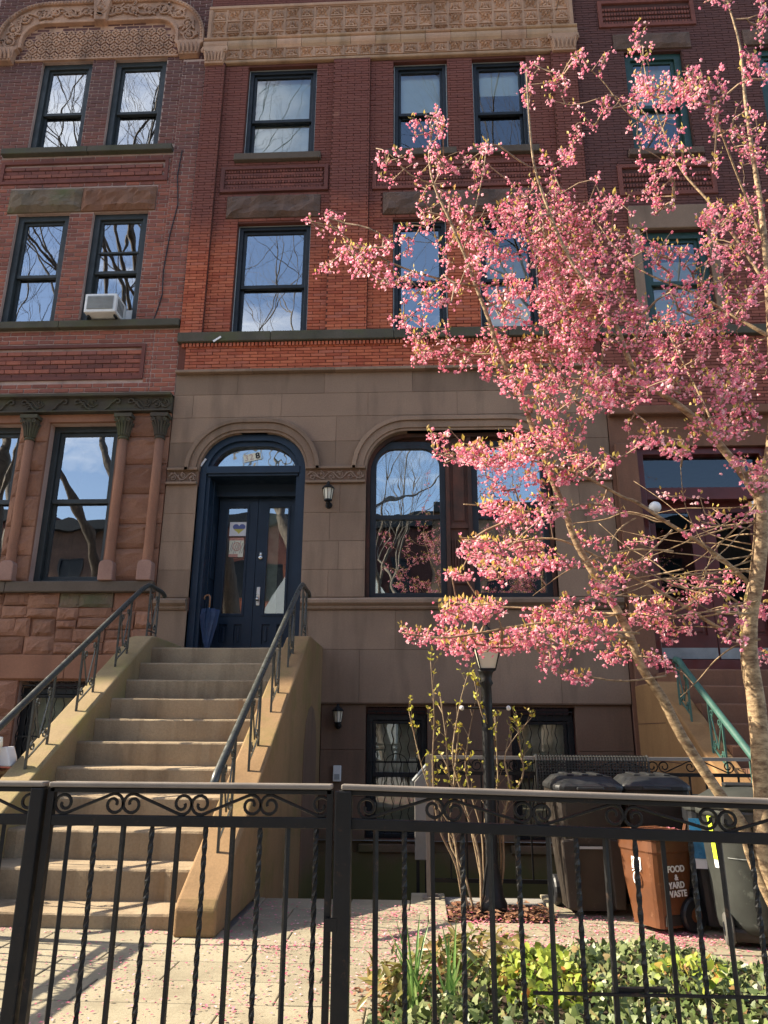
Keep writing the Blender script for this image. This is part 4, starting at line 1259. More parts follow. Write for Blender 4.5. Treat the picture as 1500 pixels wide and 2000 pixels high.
# carved arch over the top windows
ow = lambda o, n=10: arch_open(-6.62 - o, -3.36 + o, 11.42, 12.30 + o, .72 + o, n)
ca = MB()
ca.ring(ow(0.0), ow(-.36), -.035, .03, closed=False)
arch = ca.build('carved_arch', M['terra_old'], H2)
MB().ring(ow(.05), ow(-.01), -.075, .03, closed=False).build('arch_moulding', M['terra_old'], arch, bevel=.01)
MB().ring(ow(-.35), ow(-.40), -.07, .03, closed=False).build('arch_moulding', M['terra_old'], arch, bevel=.01)
bd = MB()
op, n_ = ow(.02, 10), 0
pts = ow(.015, 10)
for (p, q) in zip(pts[:-1], pts[1:]):
    L_ = math.hypot(q[0] - p[0], q[1] - p[1]); m_ = max(1, round(L_ / .055))
    for k in range(m_):
        t = (k + .5) / m_
        bd.blob((p[0] + (q[0] - p[0]) * t, -.08, p[1] + (q[1] - p[1]) * t), .02, .014, .02, 5, 4)
bd.build('bead_row', M['terra_old'], arch)
rl = MB()
mid = ow(-.18, 12)
cum = [0]
for p, q in zip(mid[:-1], mid[1:]): cum.append(cum[-1] + math.hypot(q[0] - p[0], q[1] - p[1]))
def on_mid(s_):
    for i in range(len(mid) - 1):
        if s_ <= cum[i + 1] or i == len(mid) - 2:
            t = (s_ - cum[i]) / (cum[i + 1] - cum[i]); p, q = mid[i], mid[i + 1]
            dx, dz = (q[0] - p[0]), (q[1] - p[1]); l = math.hypot(dx, dz)
            return (p[0] + dx * t, p[1] + dz * t), (-dz / l, dx / l)
tot = cum[-1]
N = 120
path = []
for i in range(N + 1):
    (c, nrm) = on_mid(tot * i / N)
    o_ = math.sin(i / N * 2 * PI * 7) * .09
    path.append((c[0] + nrm[0] * o_, -.055, c[1] + nrm[1] * o_))
rl.tube(path, .017, 5)
rr = random.Random(9)
for i in range(15):
    (c, nrm) = on_mid(tot * (i + .5) / 15)
    rl.tube(spiral(c[0], c[1], .105, 1.4, rr.uniform(0, 6), 1 if i % 2 else -1, -.055, 16), .016, 5)
    rl.blob((c[0], -.06, c[1]), .035, .03, .035, 6, 4)
    for k in range(6):
        a = rr.uniform(0, 2 * PI); d = rr.uniform(.07, .14)
        b_ = a + rr.uniform(-.6, .6)
        rl.obox((c[0] + math.cos(a) * d, -.05, c[1] + math.sin(a) * d), (math.cos(b_) * .035, 0, math.sin(b_) * .035), (0, .02, 0), (-math.sin(b_) * .013, 0, math.cos(b_) * .013))
rl.build('leaf_scroll', M['terra_old'], arch)
ks = MB(); ks.prism([(-5.08, 11.88), (-4.90, 11.88), (-4.84, 12.40), (-5.14, 12.40)], -.12, .03)
ks.prism([(-5.16, 12.40), (-4.82, 12.40), (-4.82, 12.46), (-5.16, 12.46)], -.14, .03)
k_ = ks.build('keystone', M['terra_old'], arch, bevel=.012)
kr = MB(); foliage_relief(kr, -5.05, -4.93, 11.92, 12.36, -.125, 5, .12, .012); kr.build('keystone_carving', M['terra_old'], k_)
# diamond-patterned tympanum
tb = MB(); tb.prism(arch_open(-6.24, -3.74, 11.20, 11.93, .36), .0, .03)
ty = tb.build('tympanum', M['terra_old'], arch)
dm = MB()
for i in range(17):
    for j in range(5):
        x = -6.12 + i * .145 + (.0725 if j % 2 else 0); z = 11.27 + j * .145
        if x > -3.8: continue
        if z > 11.80 - max(0, abs(x + 4.99) - .95) * .9: continue
        for s_ in (-1, 1):
            dm.obox((x + s_ * .036, -.008, z + .036), (.036, 0, -s_ * .036), (0, .014, 0), (.009, 0, s_ * .009))
            dm.obox((x + s_ * .036, -.008, z - .036), (.036, 0, s_ * .036), (0, .014, 0), (.009, 0, -s_ * .009))
        dm.blob((x, -.008, z), .028, .025, .028, 6, 4)
        for q in range(4):
            a = PI / 4 + PI / 2 * q
            dm.obox((x + math.cos(a) * .03, -.006, z + math.sin(a) * .03), (math.cos(a) * .02, 0, math.sin(a) * .02), (0, .012, 0), (-math.sin(a) * .006, 0, math.cos(a) * .006))
dm.build('diamond_relief', M['terra_old'], ty)
box('tympanum_edge', -6.3, -3.7, -.03, .03, 11.185, 11.215, M['terra_old'], arch)
for (a, b) in ((-6.70, -6.26), (-3.74, -3.30)):
    mb = MB()
    mb.prism([(a, 11.42), (b, 11.42), (b, 11.37), (b - .04, 11.34), (b - .07, 11.14), (a + .07, 11.14), (a + .04, 11.34), (a, 11.37)], -.10, .02)
    c = mb.build('arch_capital', M['terra_old'], arch, bevel=.008)
    rl = MB()
    for k in range(5):
        x = a + .09 + (b - a - .18) * k / 4
        rl.tube([(x, -.105, 11.16), (x, -.12, 11.24), (x, -.14, 11.31), (x, -.125, 11.33)], [.018, .024, .016, .008], 5)
    rl.build('leaf_carving', M['terra_old'], c)
box('cornice', XA, XB, -.35, .4, 13.2, 13.75, M['frame_bk'], H2, .03)
# cable run down the pilaster
cb = MB(); cb.tube([(-3.47, -.035, 9.36), (-3.50, -.036, 8.9), (-3.45, -.036, 8.4), (-3.52, -.036, 7.9), (-3.56, -.036, 7.3), (-3.54, -.036, 6.9), (-3.60, -.036, 6.6), (-3.62, -.04, 6.52)], .008, 5)
cb.build('cable', M['frame_bk'], H2)

# ------------------------------------------------------------------ right house
XC, XD = 2.406, 8.05
H3 = thing('dark_brick_row_house', 'dark red brick row house with green window frames, behind the cherry tree on the right', 'house', (5.2, 0, 0))
RW3 = [(3.13, 3.98, 9.12, 10.95), (5.06, 5.9, 9.12, 10.95)]
RW2 = [(3.07, 3.97, 6.26, 7.78), (5.0, 5.85, 6.26, 7.78)]
RD = (2.72, 4.36, 1.77, 4.58)
RW1 = [(5.3, 6.4, 2.7, 4.7)]
mb = MB()
slab(mb, XC, XD, -.5, 13.7, RW3 + RW2 + [RD] + RW1, .035, .42)
mb.box(XC, XD, 8, 12, -.5, 13.7); mb.box(XC, XD, .42, 8, 13.4, 13.7)
core3 = mb.build('wall', M['mortar_r'], H3, fix=False)
hs = RW3 + RW2 + [(2.98, 4.13, 10.98, 11.28), (4.9, 6.05, 10.98, 11.28), (3.02, 4.09, 9.0, 9.12), (4.95, 6.0, 9.0, 9.12), (2.93, 4.12, 7.78, 8.17), (4.86, 6.0, 7.78, 8.17), (2.93, 3.07, 6.26, 7.9), (3.97, 4.12, 6.26, 7.9), (XC, XD, 6.12, 6.26),
     (2.85, 4.2, 8.35, 8.88), (2.8, 4.25, 11.42, 11.95)]
mb = MB(); slab(mb, XC, XD, 5.1, 13.3, RW3 + RW2, .008, .03); mb.build('mortar', M['mortar_r'], core3)
BL = bricks([(XC + .004, 5.6, 5.1, 12.6, 0.)], hs, .205, .0465, .006, 51, 5.1)
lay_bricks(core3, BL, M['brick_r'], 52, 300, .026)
for (a, b, c, d) in ((2.85, 4.2, 8.35, 8.88), (2.8, 4.25, 11.42, 11.95)):
    mb = MB()
    mb.ring([(a, c), (b, c), (b, d), (a, d)], [(a + .06, c + .06), (b - .06, c + .06), (b - .06, d - .06), (a + .06, d - .06)], -.03, .028)
    mb.box(a + .06, b - .06, .02, .03, c + .06, d - .06)
    pn = mb.build('spandrel_panel', M['brick_d'], H3, bevel=.01)
    z = c + .065
    while z + .05 < d - .06:
        row = MB(); x = a + .065
        while x < b - .09:
            row.tint = rnd.random(); row.box(x, x + .03, -.012, .02, z, z + .048); x += .044
        row.build('brick_course', M['brick_d'], pn, tint=True); z += .09
rockstone('lintel', 2.985, 4.125, 10.985, 11.275, -.02, .045, M['rock'], H3, 61, 14, 5)
rockstone('lintel', 4.905, 6.045, 10.985, 11.275, -.02, .045, M['rock'], H3, 62, 14, 5)
for (a, b) in ((2.935, 4.115), (4.865, 5.995)): box('lintel', a, b, -.04, .03, 7.79, 8.165, M['brown'], H3, .012)
for a in (2.935, 3.975): box('jamb_stone', a, a + .13, -.03, .03, 6.27, 7.785, M['brown'], H3, .01)
for w in RW3: window(H3, *w, M['green'], 10.0, y=.06, casing=.10, rail=.06, shade=[('curtain', .40, .96)], glass='glass_s'); sill('sill', H3, w[0] - .1, w[1] + .1, 9.01, 9.118, M['rock'], .07)
for w in RW2: window(H3, *w, M['green'], 7.0, y=.06, casing=.10, rail=.06, shade=[('curtain', .04, .75)], glass='glass_s')
box('sill_course', XC + .003, XD, -.07, .03, 6.125, 6.258, M['sill'], H3, .01)
mb = MB(); slab(mb, XC + .002, XD, -.5, 5.1, [RD] + RW1, -.01, .034)
mb.build('portal_stone', M['sand_dk'], H3)
box('portal_cornice', XC + .004, XD, -.12, .03, 4.98, 5.1, M['sand_dk'], H3, .02)
for a, b in ((2.45, 2.715), (4.365, 4.63)): box('portal_pilaster', a, b, -.08, -.011, 1.5, 4.6, M['sand_dk'], H3, .012)
window(H3, *RW1[0], M['green'], 3.7, y=.1)
rd = MB(); x0, x1, z0, z1 = RD
rd.ring([(x0, z0), (x1, z0), (x1, z1), (x0, z1)], [(x0 + .1, z0), (x1 - .1, z0), (x1 - .1, z1 - .09), (x0 + .1, z1 - .09)], .05, .30)
rd.box(x0 + .1, x1 - .1, .07, .30, 3.90, 4.06)
rdf = rd.build('red_door_frame', M['reddoor'], H3, bevel=.008)
g = MB(); g.add([(x0 + .1, .16, 4.06), (x1 - .1, .16, 4.06), (x1 - .1, .16, z1 - .09), (x0 + .1, .16, z1 - .09)], [(0, 1, 2, 3)]); g.build('transom_pane', M['glass_k'], rdf, fix=False)
for (a, b) in ((x0 + .10, (x0 + x1) / 2 - .004), ((x0 + x1) / 2 + .004, x1 - .10)):
    mb = MB(); slab(mb, a, b, z0 + .2, 3.90, [(a + .13, b - .16, 2.65, 3.78), (a + .10, b - .10, 2.25, 2.5)], .24, .29)
    lf = mb.build('red_door_leaf', M['reddoor'], H3, bevel=.004)
    g = MB(); g.add([(a + .13, .26, 2.65), (b - .16, .26, 2.65), (b - .16, .26, 3.78), (a + .13, .26, 3.78)], [(0, 1, 2, 3)]); g.build('pane', M['glass_k'], lf, fix=False)
    p = MB(); p.box(a + .10, b - .10, .262, .28, 2.25, 2.5); p.box(a + .14, b - .14, .245, .262, 2.29, 2.46); p.build('door_panel', M['reddoor'], lf, bevel=.006)
    box('kick_plate', a + .01, b - .01, .23, .24, z0 + .2, z0 + .33, M['acgrille'], lf)
r = MB(); r.box(x0, x1, .30, 2, z0, z1); r.f = [f for i, f in enumerate(r.f) if i != 2]; r.m = r.m[:5]; r.build('hallway', M['dark'], H3, fix=False)
box('threshold', x0, x1, .0, .3, 1.7, 1.94, M['reddoor'], H3)
box('cornice', XC, XD, -.35, .4, 13.1, 13.65, M['frame_bk'], H3, .03)
for i, gx in enumerate((2.84, 4.02)):
    t = thing('globe_lamp', ('white glass globe lamp at the left' if i == 0 else 'white glass globe lamp at the right') + ' side of the red door', 'lamp', (gx, -.02, 3.62), 'globe lamps by the red door')
    MB().tube([(gx, -.012, 3.62), (gx, -.12, 3.60), (gx, -.15, 3.66)], .014, 6).lathe([(.05, -.012), (.05, -.03)], (gx, 0, 3.62), 12, axis='y').build('bracket', M['iron'], t)
    MB().blob((gx, -.15, 3.735), .072, .072, .072, 18, 12).build('globe', M['white'], t, True)

# ------------------------------------------------------------------ further houses of the row to the left (out of the picture; they shade the fronts)
for i, (c, lab) in enumerate((('brick_r', 'plain dark brick row house, second along to the left'), ('brown', 'plain brown stone row house, third along to the left'), ('brick_l', 'plain purple brick row house, fourth along to the left'))):
    b0, b1 = XA - .01 - (i + 1) * 5.6, XA - .01 - i * 5.6 - .01
    t = thing('plain_row_house', lab, 'house', ((b0 + b1) / 2, 0, 0), 'houses further along the row')
    hh = [(b0 + .7 + k * 1.5, b0 + 1.6 + k * 1.5, z, z + 1.8) for k in range(3) for z in (2.8, 6.3, 9.3)]
    mb = MB(); slab(mb, b0, b1, -.03, 13.5, hh, 0, .4); mb.box(b0, b1, .8, 12, -.03, 13.5); mb.build('wall', M[c], t, fix=False)
    box('cornice', b0, b1, -.35, .79, 13.1, 13.6, M['frame_bk'], t)
    for h in hh: MB().ring([(h[0], h[2]), (h[1], h[2]), (h[1], h[3]), (h[0], h[3])], [(h[0] + .08, h[2] + .08), (h[1] - .08, h[2] + .08), (h[1] - .08, h[3] - .08), (h[0] + .08, h[3] - .08)], .1, .2).build('window', M['frame_bk'], t)
# ------------------------------------------------------------------ stoops
def stoop(name, label, X0, X1, cw, matL, matR, nstep=11, mat=None, Y1=-4.09, cheekpoly=None):
    t = thing(name, label, 'stoop', ((X0 + X1) / 2, -2.5, 0))
    r_, td, z1 = .187, .303, .09
    rr = random.Random(int(X0 * 100))
    for k in range(nstep):
        y0 = Y1 + k * td
        y1 = Y1 + (k + 1) * td if k < nstep - 1 else .0
        zt = z1 + k * r_
        mb = MB()
        # front edge worn and uneven: several points along the nosing
        n = 40
        vs_, fs = [], []
        for i in range(n + 1):
            x = X0 + .001 + (X1 - X0 - .002) * i / n
            wv = (mnoise.noise((x * 3, k * 3.1, 1.7)) * .008 + mnoise.noise((x * 11, k * 3.1, 4.7)) * .006) + .03 * max(0, mnoise.noise((x * 9, k * 5.3, 9.1)) - .32)
            dp = -.006 * math.exp(-((i / n - .5) / .3) ** 2)
            b = zt - r_ - .02 if k else 0
            vs_ += [(x, y0 + .004 + wv, b), (x, y0 + wv, zt - .018), (x, y0 + .006 + wv, zt - .004 + dp), (x, y0 + .022, zt + dp), (x, y1 + .02, zt), (x, y1 + .02, b)]
        for i in range(n):
            for q in range(6):
                a, c = i * 6 + q, i * 6 + (q + 1) % 6
                fs.append((a, c, c + 6, a + 6))
        fs += [tuple(range(6)), tuple(range(n * 6 + 5, n * 6 - 1, -1))]
        mb.add(vs_, fs)
        mb.build('step', mat or M['stoopstone'], t)
    for (a, b, m_) in ((X0 - cw, X0, matL), (X1, X1 + cw, matR)):
        poly = [(-4.24, 0.), (-4.24, .145), (-4.20, .19), (-1.10, 2.06), (-.99, 2.085), (-.004, 2.085), (-.004, -.94 if a > -1.5 and a < 0 else 0.)]
        if a > -1.5 and a < 0: poly = [(-4.24, 0.), (-4.24, .145), (-4.20, .19), (-1.10, 2.06), (-.99, 2.085), (-.004, 2.085), (-.004, -.94), (-3.13, -.94), (-3.13, 0.)]
        if cheekpoly: poly = cheekpoly
        MB().prism(poly, a + .001, b - .001, 'x').build('cheek_wall', m_, t, bevel=.018, seg=3)
    return t
ST = stoop('stoop', 'brown stone stoop of eleven steps leading up to the navy door', -2.83, -1.40, .245, M['cheekmoss'], M['cheek'])
# under-stoop side: shallow arched recess of the basement entrance
mb = MB(); mb.prism([(-1.25, -.9), (-.35, -.9), (-.35, .95), (-.45, 1.2), (-.62, 1.34), (-.8, 1.38), (-.98, 1.34), (-1.15, 1.2), (-1.25, .95)], -1.158, -1.151, 'x')
mb.build('side_recess', M['brown_low'], ST)
CP2 = [(-3.32, 0.), (-3.32, .12), (-3.28, .16), (-.86, 1.612), (-.76, 1.64), (-.004, 1.64), (-.004, 0.)]
ST2 = stoop('neighbour_stoop', 'warm brown stone stoop with sunlit side wall, leading to the red door', 2.68, 4.28, .235, M['cheek_or'], M['cheek_or'], 10, M['sand_dk'], -3.50, CP2)
for z, y_ in ((.45, -1.6), (.85, -1.35), (1.22, -1.0)):
    MB().box(2.4438, 2.4458, y_, -.02, z - .004, z + .004).build('block_joint', M['oldwood'], ST2)
# ------------------------------------------------------------------ stoop handrails
def handrail(name, label, x, mat, rad=.026, right=False):
    t = thing(name, label, 'handrail', (x, -2.5, .6))
    H = .555
    def ztop(y):
        if y > -1.10: return 2.085
        return .19 + (y + 4.20) * (2.06 - .19) / 3.10
    panels = ((-3.87, -3.585), (-3.135, -2.85), (-2.41, -2.125), (-1.69, -1.44), (-.95, -.68))
    if right:
        H = .46
        ztop = lambda y: min(1.64, .16 + (y + 3.28) * .60)
        panels = ((-2.95, -2.68), (-2.22, -1.95), (-1.50, -1.23))
    pts = [(x, -4.10, ztop(-4.10) + H - .03), (x, -4.02, ztop(-4.02) + H)]
    pts += [(x, y, ztop(y) + H) for y in (-3.4, -2.6, -1.8, -1.25)]
    pts += [(x, -1.10, 2.60), (x, -1.02, 2.632), (x, -.94, 2.636), (x, -.6, 2.632), (x, -.52, 2.615), (x, -.50, 2.59)]
    if right: pts = [(x, -3.22, ztop(-3.22) + H - .03)] + [(x, y, ztop(y) + H) for y in (-3.15, -2.6, -2.0, -1.45)] + [(x, -1.33, ztop(-1.33) + H + .01), (x, -1.24, ztop(-1.24) + H - .02), (x, -1.22, ztop(-1.22) + H - .06)]
    MB().tube(pts, rad, 10).build('top_rail', mat, t, True)
    for (ya, yb) in panels:
        pm_ = MB()
        za, zb = ztop(ya), ztop(yb)
        for (y, z) in ((ya, za), (yb, zb)):
            MB().box(x - .008, x + .008, y - .008, y + .008, z - .02, ztop(y) + H - .01).build('baluster', mat, t)
        sl = (zb - za) / (yb - ya)
        Z = lambda y, f: za + sl * (y - ya) + f * H
        yc = (ya + yb) / 2
        pm_.tube([(x, ya, Z(ya, .12)), (x, yb, Z(yb, .12))], .008, 4)
        pm_.tube([(x, ya + .03, Z(ya + .03, .80)), (x, yc, Z(yc, .24))], .007, 4)
        pm_.tube([(x, yb - .03, Z(yb - .03, .80)), (x, yc, Z(yc, .24))], .007, 4)
        for s_, y in ((-1, ya + .065), (1, yb - .065)):
            def sp(cy, cz, r, tr, a0, sg): return [(x, cy + (r * (1 - .7 * i / 12)) * math.cos(a0 + sg * tr * 2 * PI * i / 12), cz + (r * (1 - .7 * i / 12)) * math.sin(a0 + sg * tr * 2 * PI * i / 12)) for i in range(13)]
            pm_.tube(sp(y, Z(y, .80), .036, 1.3, -PI / 2, s_), .007, 4)
            pm_.tube(sp(y, Z(y, .22), .036, 1.3, PI / 2, -s_), .007, 4)
        pm_.build('scroll_panel', mat, t)
    return t
handrail('handrail', 'dark iron handrail with scroll panels on the left side of the navy-door stoop', -2.945, M['iron_rail'])
handrail('handrail', 'dark iron handrail with scroll panels on the right side of the navy-door stoop', -1.265, M['iron_rail'])
handrail('handrail', 'teal painted handrail on the stoop of the red door', 2.53, M['teal'], .030, True)

# ------------------------------------------------------------------ front fence and gate
FY = -6.0
def ftop(x): return .926 - max(0, x + .27) * .0225
def c_scroll(x0, x1, z0, z1, y, flip):
    """S scroll filling the band: arch curling in at the left, cup curling in at the right"""
    Rr = (z1 - z0) / 2 * .93
    zc = (z0 + z1) / 2
    p = []
    for i in range(22):
        a = R_(560) - R_(500) * i / 21
        k = Rr * min(1, .28 + .72 * (i / 21) / .72)
        p.append((x0 + Rr + k * math.cos(a), y, zc + k * math.sin(a)))
    for i in range(22):
        a = R_(240) + R_(500) * i / 21
        k = Rr * min(1, .28 + .72 * (1 - i / 21) / .72)
        p.append((x1 - Rr + k * math.cos(a), y, zc + k * math.sin(a)))
    if flip: p = [(q[0], q[1], z0 + z1 - q[2]) for q in p]
    return p
def picket_mesh(twist):
    mb = MB()
    n = 40 if twist else 2
    vs_, fs = [], []
    for i in range(n + 1):
        z = i / n
        a0 = (PI / 4 + (z * 2.6 * 2 * PI * 1.4 if twist else 0))
        for q in range(4):
            a = a0 + q * PI / 2
            vs_.append((.0098 * math.cos(a), .0098 * math.sin(a), z))
    for i in range(n):
        for q in range(4): fs.append((i * 4 + q, i * 4 + (q + 1) % 4, (i + 1) * 4 + (q + 1) % 4, (i + 1) * 4 + q))
    mb.add(vs_, fs)
    return mb.mesh('picket', M['iron'])
PM = [picket_mesh(False), picket_mesh(True)]
def fence_panel(name, label, cat, xs_, x0, x1, scrolls, lowrod=False, topgap=0):
    t = thing(name, label, cat, ((x0 + x1) / 2, FY, 0))
    za, zb = ftop(x0), ftop(x1)
    def sloped(nm, dz0, dz1, y0, y1, m_, bev=.003):
        mb = MB()
        mb.add([(x0, y0, za + dz0), (x1, y0, zb + dz0), (x1, y1, zb + dz0), (x0, y1, za + dz0), (x0, y0, za + dz1), (x1, y0, zb + dz1), (x1, y1, zb + dz1), (x0, y1, za + dz1)],
               [(0, 3, 2, 1), (4, 5, 6, 7), (0, 1, 5, 4), (1, 2, 6, 5), (2, 3, 7, 6), (3, 0, 4, 7)])
        return mb.build(nm, m_, t, bevel=bev)
    sloped('top_rail', -.018, 0, FY - .028, FY + .028, M['iron_brown_sunlit'], .005)
    sloped('rail', -.036, -.0185, FY - .014, FY + .014, M['iron'])
    sloped('rail', -.148, -.112, FY - .012, FY + .012, M['iron'])
    sloped('rail', -.886, -.858, FY - .012, FY + .012, M['iron'])
    if lowrod:
        mb = MB(); mb.tube([(max(x0, .36), FY - .006, .287), (x1, FY - .004, .290)], .006, 5); mb.tube([(.62, FY + .01, .296), (.80, FY + .012, .300)], .010, 5); mb.build('cross_rod', M['iron'], t)
    for i, x in enumerate(xs_):
        o = bpy.data.objects.new('picket', PM[i % 2]); link(o, t)
        o.location = (x, FY, ftop(x) - .872); o.scale = (1, 1, .73); o.rotation_euler = (rnd.gauss(0, .004), rnd.gauss(0, .004), rnd.uniform(0, 3))
    for (a, b, fl) in scrolls:
        mz = ftop((a + b) / 2)
        MB().tube(c_scroll(a, b, mz - .111, mz - .0375, FY, fl), .0060, 5).build('scroll', M['iron'], t)
    return t
def post(par, x0, x1, ztop, m_=None):
    return MB().box(x0, x1, FY - .028, FY + .028, -.1, ztop).build('post', m_ or M['iron'], par, bevel=.005)
gxs = [-1.26 + .0985 * i for i in range(10)]
g = fence_panel('iron_gate', 'black wrought iron gate with scroll band, in front of the stoop', 'gate', gxs, -1.345, -.318, [(-1.325, -1.075, True), (-1.075, -.825, False), (-.825, -.575, True), (-.575, -.325, False)])
MB().box(-1.352, -1.328, FY - .014, FY + .014, .03, .905).build('stile', M['iron'], g)
MB().box(-.336, -.314, FY - .014, FY + .014, .03, .905).build('stile', M['iron'], g)
MB().box(-.33, -.29, FY - .03, FY - .016, .46, .50).build('latch', M['iron'], g)
fr_x = [-.16 + .0987 * i for i in range(19)]
f = fence_panel('iron_fence', 'black wrought iron fence with twisted pickets, in front of the ivy bed', 'fence', fr_x, -.285, 1.70, [(-.225, .075, True), (.08, .385, False), (.39, .70, True), (.705, 1.02, False), (1.025, 1.34, True), (1.345, 1.66, False)], True)
post(f, -.306, -.247, .905)
post(f, 1.72, 1.78, .88)
f = fence_panel('iron_fence', 'end of black iron fence left of the gate post', 'fence', [-1.50 - .0985 * i for i in range(11)], -2.7, -1.365, [(-1.64, -1.39, False), (-1.89, -1.64, True), (-2.14, -1.89, False), (-2.39, -2.14, True)])
post(f, -1.411, -1.362, .905)
# side fence along the left boundary: its shadow falls on the paving
t = thing('side_fence', 'black iron fence running back along the left edge of the courtyard', 'fence', (-2.75, -5.1, 0))
for (z0, z1, w) in ((.90, .93, .028), (.78, .815, .012), (.06, .09, .012)): MB().box(-2.75 - w, -2.75 + w, -5.98, -4.3, z0, z1).build('rail', M['iron'], t)
for i in range(16):
    o = bpy.data.objects.new('picket', PM[i % 2]); link(o, t); o.location = (-2.75, -5.9 + i * .105, .07); o.scale = (1, 1, .73)
for i in range(5):
    a = -5.95 + i * .32
    MB().tube([(-2.75, p[0], p[2]) for p in c_scroll(a, a + .31, .816, .898, 0, i % 2 == 0)], .0062, 5).build('scroll', M['iron'], t)
MB().box(-2.78, -2.72, -4.30, -4.24, -.02, .95).build('post', M['iron'], t)

# ------------------------------------------------------------------ guard railing round the sunken area
t = thing('area_railing', 'dark iron guard railing with scrolls above the sunken area', 'railing', (.75, -3.05, 0))
GY = -3.06
for (z0, z1, w, m_) in ((.925, .948, .024, 'iron_grey'), (.815, .84, .011, 'iron'), (.10, .125, .011, 'iron')): MB().box(.085, 2.36, GY - w, GY + w, z0, z1).build('rail', M[m_], t)
MB().box(.03, .085, GY - .028, GY + .028, -.02, .955).box(.0, .115, GY - .06, GY + .06, -.01, .01).build('post', M['iron_brown_sunlit'], t)
for i in range(19):
    MB().box(.205 + i * .115 - .006, .205 + i * .115 + .006, GY - .006, GY + .006, .10, .82).build('picket', M['iron'], t)
for i in range(8):
    a = .10 + i * .27
    MB().tube(c_scroll(a, a + .26, .842, .923, GY, i % 2 == 0), .005, 5).build('scroll', M['iron'], t)
for k in range(2): MB().box(.9 + k * .7, .93 + k * .7, GY - .012, GY + .012, -.02, .12).build('foot', M['iron'], t)
t = thing('stair_rail_panel', 'light grey metal end panel with slanted top beside the area railing', 'panel', (-.0, -2.6, 0))
MB().prism([(-.055, .18), (.052, .18), (.052, .86), (-.055, .74)], -2.66, -2.60).build('panel', M['iron_grey'], t, bevel=.004)
MB().tube([(-.07, -2.63, .745), (.056, -2.63, .885)], .012, 6).build('capping', M['storm'], t)
MB().box(-.045, -.02, -2.645, -2.62, -.95, .18).build('leg', M['iron'], t)
MB().box(.02, .045, -2.645, -2.62, -.95, .18).build('leg', M['iron'], t)
# rubber mat hung over the railing
t = thing('rubber_mat', 'black rubber grid mat draped over the area railing behind the bins', 'mat', (1.23, GY, .95))
mb = MB()
prof = []
for i in range(15):
    if i < 5: prof.append((GY - .045 - .006 * math.sin(i), .62 + i * .062))
    elif i < 10:
        a = PI - PI * (i - 4.5) / 5; prof.append((GY + .045 * math.cos(a), .905 + .05 * math.sin(a)))
    else: prof.append((GY + .045, .90 - (i - 10) * .07))
mx0, mx1, nxm = .835, 1.635, 38
hold = []
dens = []
for (a, b) in zip(prof[:-1], prof[1:]):
    n = max(1, round(math.hypot(b[0] - a[0], b[1] - a[1]) / .021))
    for k in range(n): dens.append((a[0] + (b[0] - a[0]) * k / n, a[1] + (b[1] - a[1]) * k / n))
dens.append(prof[-1])
st_ = (mx1 - mx0) / nxm
for j, p in enumerate(dens): mb.tube([(mx0, p[0], p[1]), (mx1, p[0], p[1])], .0045, 4, caps=False)
for i in range(nxm + 1): mb.tube([(mx0 + i * st_, p[0], p[1]) for p in dens], .0045 if i not in (0, nxm) else .009, 4, caps=False)
mb.build('mesh_sheet', M['mat_rub'], t, fix=False)

# ------------------------------------------------------------------ lamps
t = thing('lamp_post', 'black lamp post with tapered frosted lantern and white-tipped crossbar', 'lamp post', (.44, -3.5, 0))
MB().lathe([(.09, -.02), (.09, .06), (.07, .10), (.055, .22), (.04, .30), (.038, 1.30), (.036, 1.42), (.05, 1.44), (.038, 1.47), (.05, 1.515), (.062, 1.53)], (.455, -3.5, 0), 16).build('pole', M['iron'], t, True)
mb = MB()
cx, cy = .468, -3.5
def sq(r, z): return [(cx - r, cy - r, z), (cx + r, cy - r, z), (cx + r, cy + r, z), (cx - r, cy + r, z)]
b0_, b1_ = sq(.052, 1.535), sq(.088, 1.69)
gl = MB(); gl.add(sq(.05, 1.54) + sq(.085, 1.69), [(0, 1, 5, 4), (1, 2, 6, 5), (2, 3, 7, 6), (3, 0, 4, 7), (0, 1, 2, 3)]); gl.build('lantern_glass', M['lampglass'], t)
for p, q in zip(b0_, b1_): mb.tube([p, q], .006, 4)
mb.tube(b1_ + [b1_[0]], .007, 4); mb.tube(b0_ + [b0_[0]], .008, 4)
mb.add(sq(.105, 1.692) + sq(.04, 1.79), [(0, 1, 5, 4), (1, 2, 6, 5), (2, 3, 7, 6), (3, 0, 4, 7), (3, 2, 1, 0), (4, 5, 6, 7)])
mb.lathe([(.04, 1.79), (.048, 1.80), (.03, 1.82), (.012, 1.84), (.016, 1.855), (.004, 1.87)], (cx, cy, 0), 10)
mb.build('lantern_frame', M['iron'], t)
cbm = MB(); cbm.tube([(.29, -3.5, 1.275), (.60, -3.5, 1.272)], .009, 6); cbm.build('crossbar', M['iron'], t)
for x in (.283, .603): MB().blob((x, -3.5, 1.274), .017, .017, .017, 10, 8).build('ball_tip', M['white'], t, True)
